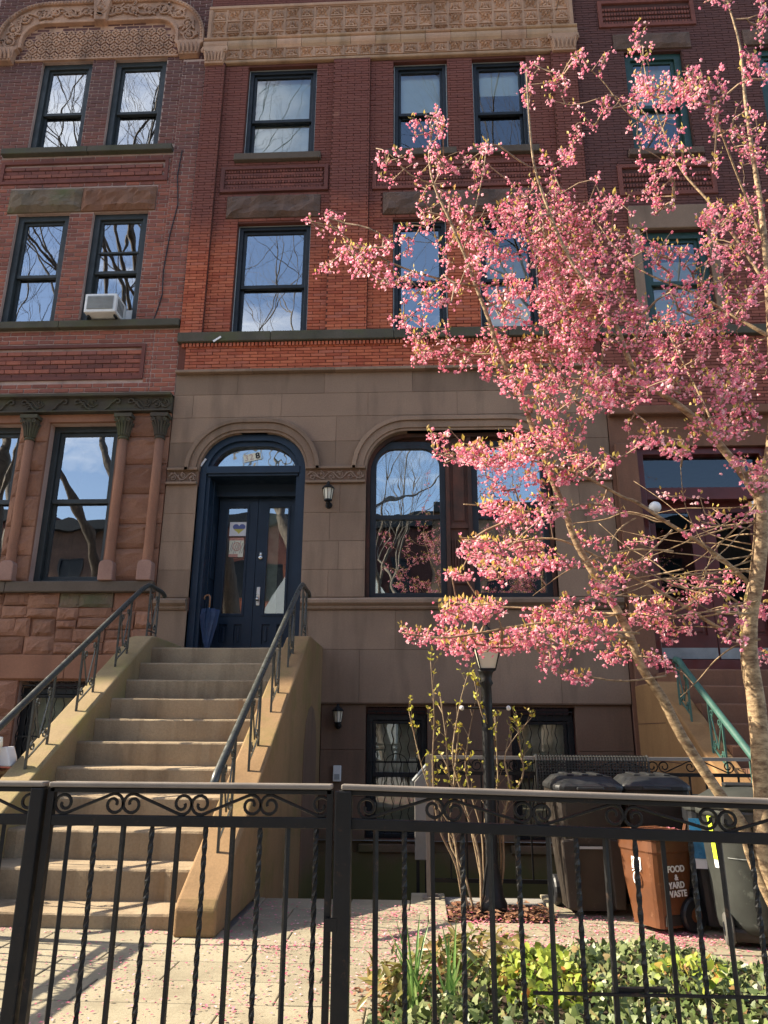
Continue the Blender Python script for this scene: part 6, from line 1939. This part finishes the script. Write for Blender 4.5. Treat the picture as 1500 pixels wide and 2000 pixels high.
def chain_mesh(ids, n, name, mat):
    mb = MB()
    mb.tube([SK.p[i] for i in ids], [SK.base[i] for i in ids], n)
    return mb
tk = MB()
for ids in (T1, T2):
    pts = [SK.p[i] for i in ids]; rad = [SK.base[i] * (1 + .07 * mnoise.noise((SK.p[i].z * 6, ids[0], 1))) for i in ids]
    tk.tube(pts, rad, 12)
tk.build('trunk', M['bark'], tree, True)
lm = MB()
i = len(T1) + len(T2)
cur = []
for j in range(i, nlimb):
    if SK.par[j] == -1 and cur:
        lm.tube([SK.p[k] for k in cur], [SK.base[k] for k in cur], 7); cur = []
    cur.append(j)
lm.tube([SK.p[k] for k in cur], [SK.base[k] for k in cur], 7)
lm.build('limbs', M['bark'], tree, True)
tw = MB()
for j in range(nlimb, len(SK.p)):
    a, b = SK.p[SK.par[j]], SK.p[j]
    ra = .0021 * max(1, SK.cnt[SK.par[j]] if SK.par[j] >= nlimb else SK.cnt[j]) ** .42 + .0005
    rb = .0021 * max(1, SK.cnt[j]) ** .42 + .0003
    tw.tube([a, b], [min(ra, .009), min(rb, .009)], 3, caps=False)
tw.build('twigs', M['twig'], tree, True, fix=False)['kind'] = 'stuff'
# blossoms: five petals each, hung in bunches
def scatter_faces(name, mat, parent, centres, make, seed):
    pass
V, F, TT = [], [], []
LV, LF, LT = [], [], []
def petal_flower(c, axis, s, tint):
    ax = axis.normalized(); u = ax.orthogonal().normalized(); w = ax.cross(u)
    a0 = rt_.uniform(0, 2 * PI)
    open_ = rt_.uniform(.35, .95)
    for k in range(5):
        a = a0 + 2 * PI * k / 5
        d = u * math.cos(a) + w * math.sin(a); e = ax.cross(d)
        tip = c + d * (s * open_) + ax * (s * (1.15 - open_ * .6))
        m = c + d * (s * open_ * .6) + ax * (s * .55)
        b = len(V)
        V.extend((c, m - e * s * .34, tip, m + e * s * .34)); F.append((b, b + 1, b + 2, b + 3))
        t = (tint + rt_.uniform(-.14, .14)) % 1.0
        TT.extend((t,) * 4)
def leaf_blade(c, d, s, tint, LV=LV, LF=LF, LT=LT, wid=.26):
    d = d.normalized(); e = d.orthogonal().normalized()
    e = (Matrix.Rotation(rt_.uniform(0, 6.28), 3, d) @ e)
    n_ = d.cross(e)
    b = len(LV)
    LV.extend((c, c + d * s * .5 - e * s * wid + n_ * s * .05, c + d * s, c + d * s * .5 + e * s * wid + n_ * s * .05)); LF.append((b, b + 1, b + 2, b + 3)); LT.extend((tint,) * 4)
for (j, c) in tips:
    nb_ = rt_.choice((2, 3, 4, 5, 6, 8))
    ct = rt_.random()
    for k in range(nb_):
        o = Vector((rt_.gauss(0, .015), rt_.gauss(0, .016), rt_.gauss(-.010, .014)))
        ax = Vector((o.x * 20 + rt_.gauss(0, .4), o.y * 20 + rt_.gauss(0, .4) - .2, rt_.gauss(-.45, .5)))
        petal_flower(c + o, ax, rt_.uniform(.011, .020), (ct * .5 + rt_.random() * .5))
    if rt_.random() < .55:
        for k in range(rt_.choice((1, 2, 3))):
            leaf_blade(c + Vector((rt_.gauss(0, .012), rt_.gauss(0, .012), .012)), Vector((rt_.gauss(0, .6), rt_.gauss(0, .6), 1)), rt_.uniform(.020, .040), rt_.random())
# loose buds and leaves along the twigs
for j in range(nlimb, len(SK.p)):
    if rt_.random() < .30:
        p = SK.p[j]
        if rt_.random() < .5: petal_flower(p + Vector((0, 0, -.012)), Vector((rt_.gauss(0, .5), rt_.gauss(0, .5), -1)), rt_.uniform(.010, .016), rt_.random())
        else: leaf_blade(p, Vector((rt_.gauss(0, .6), rt_.gauss(0, .6), 1)), rt_.uniform(.015, .03), rt_.random())
def raw(name, V_, F_, T_, mat, parent):
    me = bpy.data.meshes.new(name)
    me.from_pydata([tuple(v) for v in V_], [], F_)
    me.materials.append(mat)
    a_ = me.attributes.new('tint', 'FLOAT', 'POINT'); a_.data.foreach_set('value', [float(x) for x in T_])
    if 'leaves' == name: me.polygons.foreach_set('use_smooth', [True] * len(me.polygons))
    me.update()
    o = bpy.data.objects.new(name, me)
    link(o, parent)
    return o
o = raw('crown', V, F, TT, M['blossom'], tree); o['kind'] = 'stuff'; o['label'] = 'mass of small pink blossoms'
o = raw('young_leaves', LV, LF, LT, M['youngleaf'], tree); o['kind'] = 'stuff'

# ------------------------------------------------------------------ shrub round the lamp post
sh = thing('bare_shrub', 'thin many-stemmed shrub with yellow-green spring leaves round the lamp post', 'shrub', (.42, -3.5, 0))
SV, SF, STt = [], [], []
sb_px = [[(905, 1775), (890, 1690), (870, 1610), (850, 1500), (843, 1400), (838, 1290)], [(915, 1775), (900, 1700), (875, 1620), (848, 1560), (835, 1490), (805, 1390)],
         [(950, 1780), (944, 1700), (935, 1620), (918, 1530), (915, 1470), (930, 1340)], [(955, 1780), (948, 1690), (945, 1600), (962, 1540), (970, 1480), (962, 1400)],
         [(968, 1780), (975, 1700), (982, 1610), (985, 1540), (1000, 1470), (1030, 1400)], [(970, 1780), (978, 1690), (986, 1600), (1010, 1520), (1012, 1470), (1008, 1410)],
         [(940, 1780), (936, 1680), (920, 1600), (880, 1520), (868, 1440), (872, 1360)], [(925, 1778), (905, 1700), (885, 1640), (880, 1560), (890, 1470), (895, 1420)],
         [(952, 1780), (930, 1640), (905, 1560), (880, 1480), (905, 1380), (908, 1320)], [(965, 1780), (960, 1650), (955, 1560), (950, 1440), (942, 1390), (936, 1330)]]
for si, lst in enumerate(sb_px):
    y0 = -3.5 + rt_.uniform(-.08, .1)
    lst = [(a_ + (rt_.gauss(0, 7) if i_ else 0), b_) for i_, (a_, b_) in enumerate(lst)]
    pts = smooth(px(lst, y0, y0 + rt_.uniform(-.18, .18)), 4)
    n = len(pts)
    MB().tube(pts, [.0078 * (1 - i / n) ** .7 + .0018 for i in range(n)], 6).build('stem', M['shrubbark'], sh, True)
    tg = MB()
    for i in range(int(n * .30), n):
        for q in range(3):
            if rt_.random() < .55:
                d = Vector((rt_.gauss(0, .5), rt_.gauss(0, .5), .7 + rt_.random() * .6)).normalized() * rt_.uniform(.04, .13)
                e = pts[i] + d
                tg.tube([pts[i], pts[i] + d * .5 + Vector((0, 0, .006)), e], [.0028, .002, .0014], 3, caps=False)
                if i > n * .45:
                    for k in range(rt_.choice((2, 3, 4))):
                        leaf_blade(pts[i].lerp(e, rt_.uniform(.6, 1)), Vector((rt_.gauss(0, .8), rt_.gauss(0, .8), .8)), rt_.uniform(.018, .036), rt_.random(), SV, SF, STt, .3)
    for k in range(6): leaf_blade(pts[-1], Vector((rt_.gauss(0, .8), rt_.gauss(0, .8), 1)), rt_.uniform(.025, .045), rt_.random(), SV, SF, STt, .3)
    tg.build('twigs', M['shrubbark'], sh, fix=False)['kind'] = 'stuff'
o = raw('leaves', SV, SF, STt, M['shrubleaf'], sh); o['kind'] = 'stuff'

# ------------------------------------------------------------------ planting bed
BED = [(-.27, -5.93), (-.24, -5.45), (-.15, -5.2), (.09, -4.72), (.45, -4.50), (.82, -4.36), (1.22, -4.20), (1.42, -4.42), (1.60, -4.62), (2.38, -4.66), (2.38, -5.93)]
def inside(x, y, P=BED):
    c = False
    for i in range(len(P)):
        (a, b), (d, e) = P[i], P[(i + 1) % len(P)]
        if (b > y) != (e > y) and x < (d - a) * (y - b) / (e - b) + a: c = not c
    return c
def edge_d(x, y):
    m = 9
    for i in range(len(BED)):
        (a, b), (d, e) = BED[i], BED[(i + 1) % len(BED)]
        t = max(0, min(1, ((x - a) * (d - a) + (y - b) * (e - b)) / ((d - a) ** 2 + (e - b) ** 2)))
        m = min(m, math.hypot(x - a - t * (d - a), y - b - t * (e - b)))
    return m
def bed_h(x, y):
    return min(1, edge_d(x, y) / .22) * (.03 + .06 * (mnoise.noise((x * 1.7, y * 1.7, 3.3)) * .5 + .5) + .05 * max(0, mnoise.noise((x * 6, y * 6, 1.3)))) + .015
mb = MB()
nx_, ny_ = 44, 34
gx = [-.30 + 2.7 * i / nx_ for i in range(nx_ + 1)]; gy = [-5.95 + 2.0 * j / ny_ for j in range(ny_ + 1)]
vs_ = [(x, y, (bed_h(x, y) * .55 if inside(x, y) else -.019)) for y in gy for x in gx]
mb.add(vs_, [(j * (nx_ + 1) + i, j * (nx_ + 1) + i + 1, (j + 1) * (nx_ + 1) + i + 1, (j + 1) * (nx_ + 1) + i) for j in range(ny_) for i in range(nx_) if inside((gx[i] + gx[i + 1]) / 2, (gy[j] + gy[j + 1]) / 2)])
structure(mb.build('bed_soil', M['soil'], None, True))
def ivy_leaf(seed):
    r = random.Random(seed)
    out = [(0, -.25), (.42, -.42), (.62, -.05), (.40, .18), (.34, .52), (0, .98), (-.34, .50), (-.42, .16), (-.60, -.08), (-.40, -.44)]
    vs_ = [(0, .05, .0)] + [(x * (1 + r.uniform(-.12, .12)), y * (1 + r.uniform(-.1, .1)), -.16 * (x * x + y * y * .5) + r.uniform(-.03, .03)) for x, y in out]
    return vs_, [(0, i + 1, (i + 1) % 10 + 1) for i in range(10)]
def round_leaf(seed):
    r = random.Random(seed)
    n = 9
    vs_ = [(0, .3, .0)] + [((.52 + .08 * (i % 2)) * math.sin(2 * PI * i / n), .35 - (.55 + .08 * (i % 2)) * math.cos(2 * PI * i / n), .10 * math.cos(4 * PI * i / n) - .05 + r.uniform(-.04, .04)) for i in range(n)]
    return vs_, [(0, i + 1, (i + 1) % n + 1) for i in range(n)]
def long_leaf(seed):
    r = random.Random(seed)
    vs_ = [(0, 0, 0), (-.16, .35, .05), (0, .38, -.02), (.16, .35, .05), (-.13, .72, -.04), (0, .75, -.10), (.13, .72, -.04), (0, 1.15, -.28)]
    return vs_, [(0, 2, 1), (0, 3, 2), (1, 2, 5, 4), (2, 3, 6, 5), (4, 5, 7), (5, 6, 7)]
LEAF = dict(ivy=[ivy_leaf(i) for i in range(4)], rnd_=[round_leaf(i) for i in range(3)], lng=[long_leaf(0)])
def plant(name, label, cat, loc, kind, mat, places, nparts):
    """ground cover: the nearest leaves are pieces of their own, the rest one mass"""
    t = thing(name, label, cat, loc)
    mes = []
    for (v, f_) in LEAF[kind]:
        m = MB(); m.add(v, f_); mes.append(m.mesh('leaf', mat, True))
    places.sort(key=lambda p: (p[0] - Vector((0, CAM_Y, EYE))).length / p[2] - p[0].z * 4)
    V_, F_, T_ = [], [], []
    for i, (p, rot, s) in enumerate(places):
        if i < nparts:
            o = bpy.data.objects.new('leaf', mes[i % len(mes)]); link(o, t)
            o.location = p; o.rotation_euler = rot; o.scale = (s, s, s)
        else:
            v, f_ = LEAF[kind][i % len(LEAF[kind])]
            m3 = rot.to_matrix(); b = len(V_); tt = rt_.random()
            V_.extend([p + m3 @ Vector(q) * s for q in v]); F_.extend([tuple(k + b for k in q) for q in f_]); T_.extend([tt] * len(v))
    if F_:
        o = raw('leaves', V_, F_, T_, mat, t); o['kind'] = 'stuff'
    return t
from mathutils import Euler
def rot_up(tilt=.6, bias=(0, 0)):
    return Euler((rt_.gauss(bias[0], tilt), rt_.gauss(bias[1], tilt), rt_.uniform(0, 6.28)), 'ZYX')
def is_lime(x, y): return (math.hypot((x - .50) / .22, (y + 5.22) / .36) < 1) or (math.hypot((x - 1.12) / .22, (y + 5.15) / .28) < .8 and rt_.random() < .3)
def is_olive(x, y): return math.hypot((x - .22) / .26, (y + 4.95) / .32) < 1 or math.hypot((x + .08) / .14, (y + 5.2) / .2) < 1
iv, li, ol = [], [], []
while len(iv) < 8500:
    x, y = rt_.uniform(-.28, 2.36), rt_.uniform(-5.92, -4.18)
    if not inside(x, y): continue
    h = bed_h(x, y)
    z = h * rt_.uniform(.25, 1.35)
    if is_lime(x, y) and rt_.random() < .85: continue
    if is_olive(x, y) and rt_.random() < .6: continue
    iv.append((Vector((x, y, z)), rot_up(.8, (.35, -.25)), rt_.uniform(.014, .036)))
while len(li) < 620:
    x, y = rt_.uniform(.2, 1.5), rt_.uniform(-5.6, -4.6)
    if not is_lime(x, y): continue
    d = math.hypot((x - .50) / .22, (y + 5.22) / .36) if x < .8 else math.hypot((x - 1.18) / .25, (y + 5.15) / .28)
    li.append((Vector((x, y, bed_h(x, y) + .10 * (1 - d * d) * rt_.uniform(.5, 1) + .01)), rot_up(.7, (.4, -.2)), rt_.uniform(.018, .038)))
for k in range(70):
    a = rt_.uniform(0, 6.28); r = rt_.random() ** .5
    x, y = (.22 + .26 * r * math.cos(a), -4.95 + .32 * r * math.sin(a)) if k % 3 else (-.08 + .14 * r * math.cos(a), -5.2 + .2 * r * math.sin(a))
    for q in range(5):
        ol.append((Vector((x + rt_.gauss(0, .03), y + rt_.gauss(0, .03), bed_h(x, y) + rt_.uniform(.02, .13))), Euler((rt_.gauss(-.1, .6), rt_.gauss(0, .5), rt_.uniform(0, 6.28)), 'ZYX'), rt_.uniform(.05, .095)))
plant('ivy_bed', 'grey-green ivy covering the planting bed behind the fence', 'ivy', (1.0, -5.0, .0), 'ivy', M['ivy'], iv, 300)
plant('coral_bells', 'bright lime-green leafy mound in the middle of the ivy', 'plant', (.5, -5.12, .05), 'rnd_', M['lime_leaf'], li, 200)
plant('evergreen_shrublet', 'low shrub with long olive-brown glossy leaves among the ivy', 'shrub', (.22, -4.72, .05), 'lng', M['olive'], ol, 160)
for ci, (cx, cy, n, lab) in enumerate(((-.035, -5.42, 15, 'larger clump of upright green bulb leaves at the left end of the bed'), (.095, -5.45, 9, 'smaller clump of upright green bulb leaves just right of the larger one'))):
    t = thing('bulb_plant', lab, 'plant', (cx, cy, .03), 'clumps of bulb leaves')
    for k in range(n):
        a = rt_.uniform(0, 6.28); lean = rt_.uniform(.02, .16); hgt = rt_.uniform(.20, .36)
        bx, by = cx + rt_.gauss(0, .018), cy + rt_.gauss(0, .02)
        d = Vector((math.cos(a), math.sin(a), 0)); w = Vector((-d.y, d.x, 0)) * .0075
        if abs(w.x) < .004: w.x = .006
        vs_ = []
        for j in range(6):
            f_ = j / 5
            c = Vector((bx, by, .03)) + d * lean * f_ ** 2 + Vector((0, 0, hgt * f_))
            ww = w * (1 - f_ ** 3 * .85)
            vs_ += [c - ww, c + Vector((w.y, -w.x, 0)) * .3, c + ww]
        m = MB(); m.add(vs_, [(j * 3 + q, j * 3 + q + 1, j * 3 + q + 4, j * 3 + q + 3) for j in range(5) for q in range(2)]); m.build('blade', M['blade'], t, True, fix=False)

# dead leaves in the pit, fallen petals on the paving and on the bin lid
def litter(name, label, cat, mat, pts, smin, smax):
    V_, F_, T_ = [], [], []
    for (x, y, z) in pts:
        s = rt_.uniform(smin, smax); a = rt_.uniform(0, 6.28); b = len(V_); tt = rt_.random()
        c_, s_ = math.cos(a) * s, math.sin(a) * s
        V_ += [(x - c_, y - s_, z), (x + s_ * .55, y - c_ * .55, z + s * rt_.uniform(0, .5)), (x + c_, y + s_, z + s * rt_.uniform(0, .5)), (x - s_ * .55, y + c_ * .55, z + s * rt_.uniform(0, .4))]
        F_.append((b, b + 1, b + 2, b + 3)); T_ += [tt] * 4
    o = raw(name, V_, F_, T_, mat, None)
    tag(o, label, cat, kind='stuff')
P = []
while len(P) < 6000:
    x, y = rt_.uniform(-2.6, 2.4), rt_.uniform(-6.0, -3.3)
    dens = math.exp(-((x - .9) / 1.1) ** 2 - ((y + 4.3) / .7) ** 2) + .22 * math.exp(-((x + .2) / 1.3) ** 2) + .03
    clump = .35 + max(0, mnoise.noise((x * 3.1, y * 3.1, 8))) * 2.2
    if rt_.random() > dens * clump: continue
    if inside(x, y) or (x < -1.13 and y > -4.26): continue
    P.append((x, y, .005))
for k in range(120): P.append((rt_.uniform(-2.75, -1.45), -4.13 + rt_.gauss(0, .02) - .03, .006))
for k in range(120): P.append((rt_.uniform(-.14, .14) + 1.43, rt_.uniform(-.13, .13) - 3.86, .004 + .50 + .046))
litter('fallen_petals', 'fallen pink petals scattered over the paving', 'petals', M['petalg'], P, .006, .0125)
P = [(rt_.uniform(.17, .83), rt_.uniform(-3.74, -3.3), -.018 + rt_.random() ** 2 * .06) for k in range(700)] + [(rt_.uniform(-.3, .1), rt_.uniform(-5.5, -4.9), .01 + rt_.random() * .03) for k in range(120)]
litter('dead_leaves', 'brown dead leaves heaped in the soil round the shrub', 'leaves', M['deadleaf'], P, .015, .032)

# ------------------------------------------------------------------ across the street: bare trees and houses that the window panes mirror
def street_tree(label, x, y, seed, h0=3.6, scale=1.0):
    r = random.Random(seed)
    t = thing('street_tree', label, 'tree', (x, y, 0), 'bare street trees')
    tr, br = MB(), MB()
    def grow(p, d, length, rad, depth):
        n = 4
        pts, rads = [p], [rad]
        for i in range(n):
            d = (d + Vector((r.gauss(0, .11), r.gauss(0, .11), r.gauss(.03, .07)))).normalized()
            p = p + d * (length / n)
            pts.append(p); rads.append(rad * (1 - .38 * (i + 1) / n))
        (tr if depth < 2 else br).tube(pts, rads, 8 if depth < 2 else (5 if depth < 4 else 3), caps=False)
        if depth >= 6: return
        k = 3
        for q in range(k):
            a = r.uniform(0, 2 * PI)
            o_ = d.orthogonal().normalized()
            side = Matrix.Rotation(a, 3, d) @ o_
            spread = r.uniform(.32, .72)
            nd = (d + side * spread + Vector((0, 0, .12))).normalized()
            j = r.choice((2, 3, 4)) if q else 4
            grow(pts[j], nd, length * r.uniform(.62, .86), rads[j] * r.uniform(.55, .74), depth + 1)
    grow(Vector((x, y, -.03)), Vector((r.gauss(0, .03), r.gauss(0, .03), 1)).normalized(), h0 * scale, .26 * scale, 0)
    tr.build('trunk', M['bark_st'], t, True, fix=False)
    br.build('branches', M['bark_st'], t, True, fix=False)
street_tree('bare street tree at the near kerb, just left of the camera', -4.7, -11.2, 3, 6.2, 1.25)
street_tree('bare street tree at the near kerb, right of the camera', 3.3, -11.3, 8, 5.8, 1.2)
street_tree('bare street tree at the near kerb, farthest left', -12.4, -11.2, 5, 6.2, 1.2)
street_tree('bare street tree at the near kerb, between the two left ones', -8.4, -11.6, 31, 6.6, 1.2)
street_tree('bare street tree in the roadside pit behind the camera', -2.4, -13.4, 37, 7.0, 1.3)
street_tree('bare street tree at the far kerb', -1.4, -22.6, 19, 5.0, 1.1)
cols_ = [('brick_r', 'dark red brick'), ('rock', 'dark stone'), ('brick_l', 'purple brick'), ('mortar_r', 'very dark brick'), ('brown', 'brown stone'), ('brick_m', 'bright red brick'), ('sill_br', 'dull brown stone')]
for i, (c, lab) in enumerate(cols_):
    b0 = -27.3 + i * 7.0; b1 = b0 + 6.98
    hgt = (12.7, 12.1, 12.5, 12.2, 12.8, 12.0, 12.6)[i]
    t = thing('opposite_house', lab + ' house across the street', 'house', ((b0 + b1) / 2, -29.5, 0), 'houses across the street')
    MB().box(b0, b1, -39, -29, -.03, hgt).build('wall', M[c], t)
    box('cornice', b0, b1, -29.0, -28.6, hgt - .5, hgt + .15, M['frame_bk'], t)
    for k in range(3):
        for z in (1.2, 4.6, 8.0):
            xx = b0 + .9 + k * 1.95
            MB().ring([(xx - .08, z - .08), (xx + 1.08, z - .08), (xx + 1.08, z + 1.98), (xx - .08, z + 1.98)], [(xx, z), (xx + 1.0, z), (xx + 1.0, z + 1.9), (xx, z + 1.9)], -29.06, -28.94).box(xx, xx + 1.0, -29.01, -28.985, z, z + 1.9).build('window', M['frame_bk'], t)
t = thing('gabled_house', 'pale clapboard house with a steep gable across the street', 'house', (-4.4, -25.5, 0))
MB().prism([(-7.6, -.03), (-1.2, -.03), (-1.2, 6.6), (-4.4, 12.0), (-7.6, 6.6)], -28.0, -25.0).build('wall', M['shade'], t)
for (xx, z) in ((-3.6, 6.2), (-5.6, 6.2), (-2.7, 3.2), (-4.6, 3.2)): MB().box(xx, xx + .8, -25.03, -24.96, z, z + 1.6).build('window', M['frame_bk'], t)
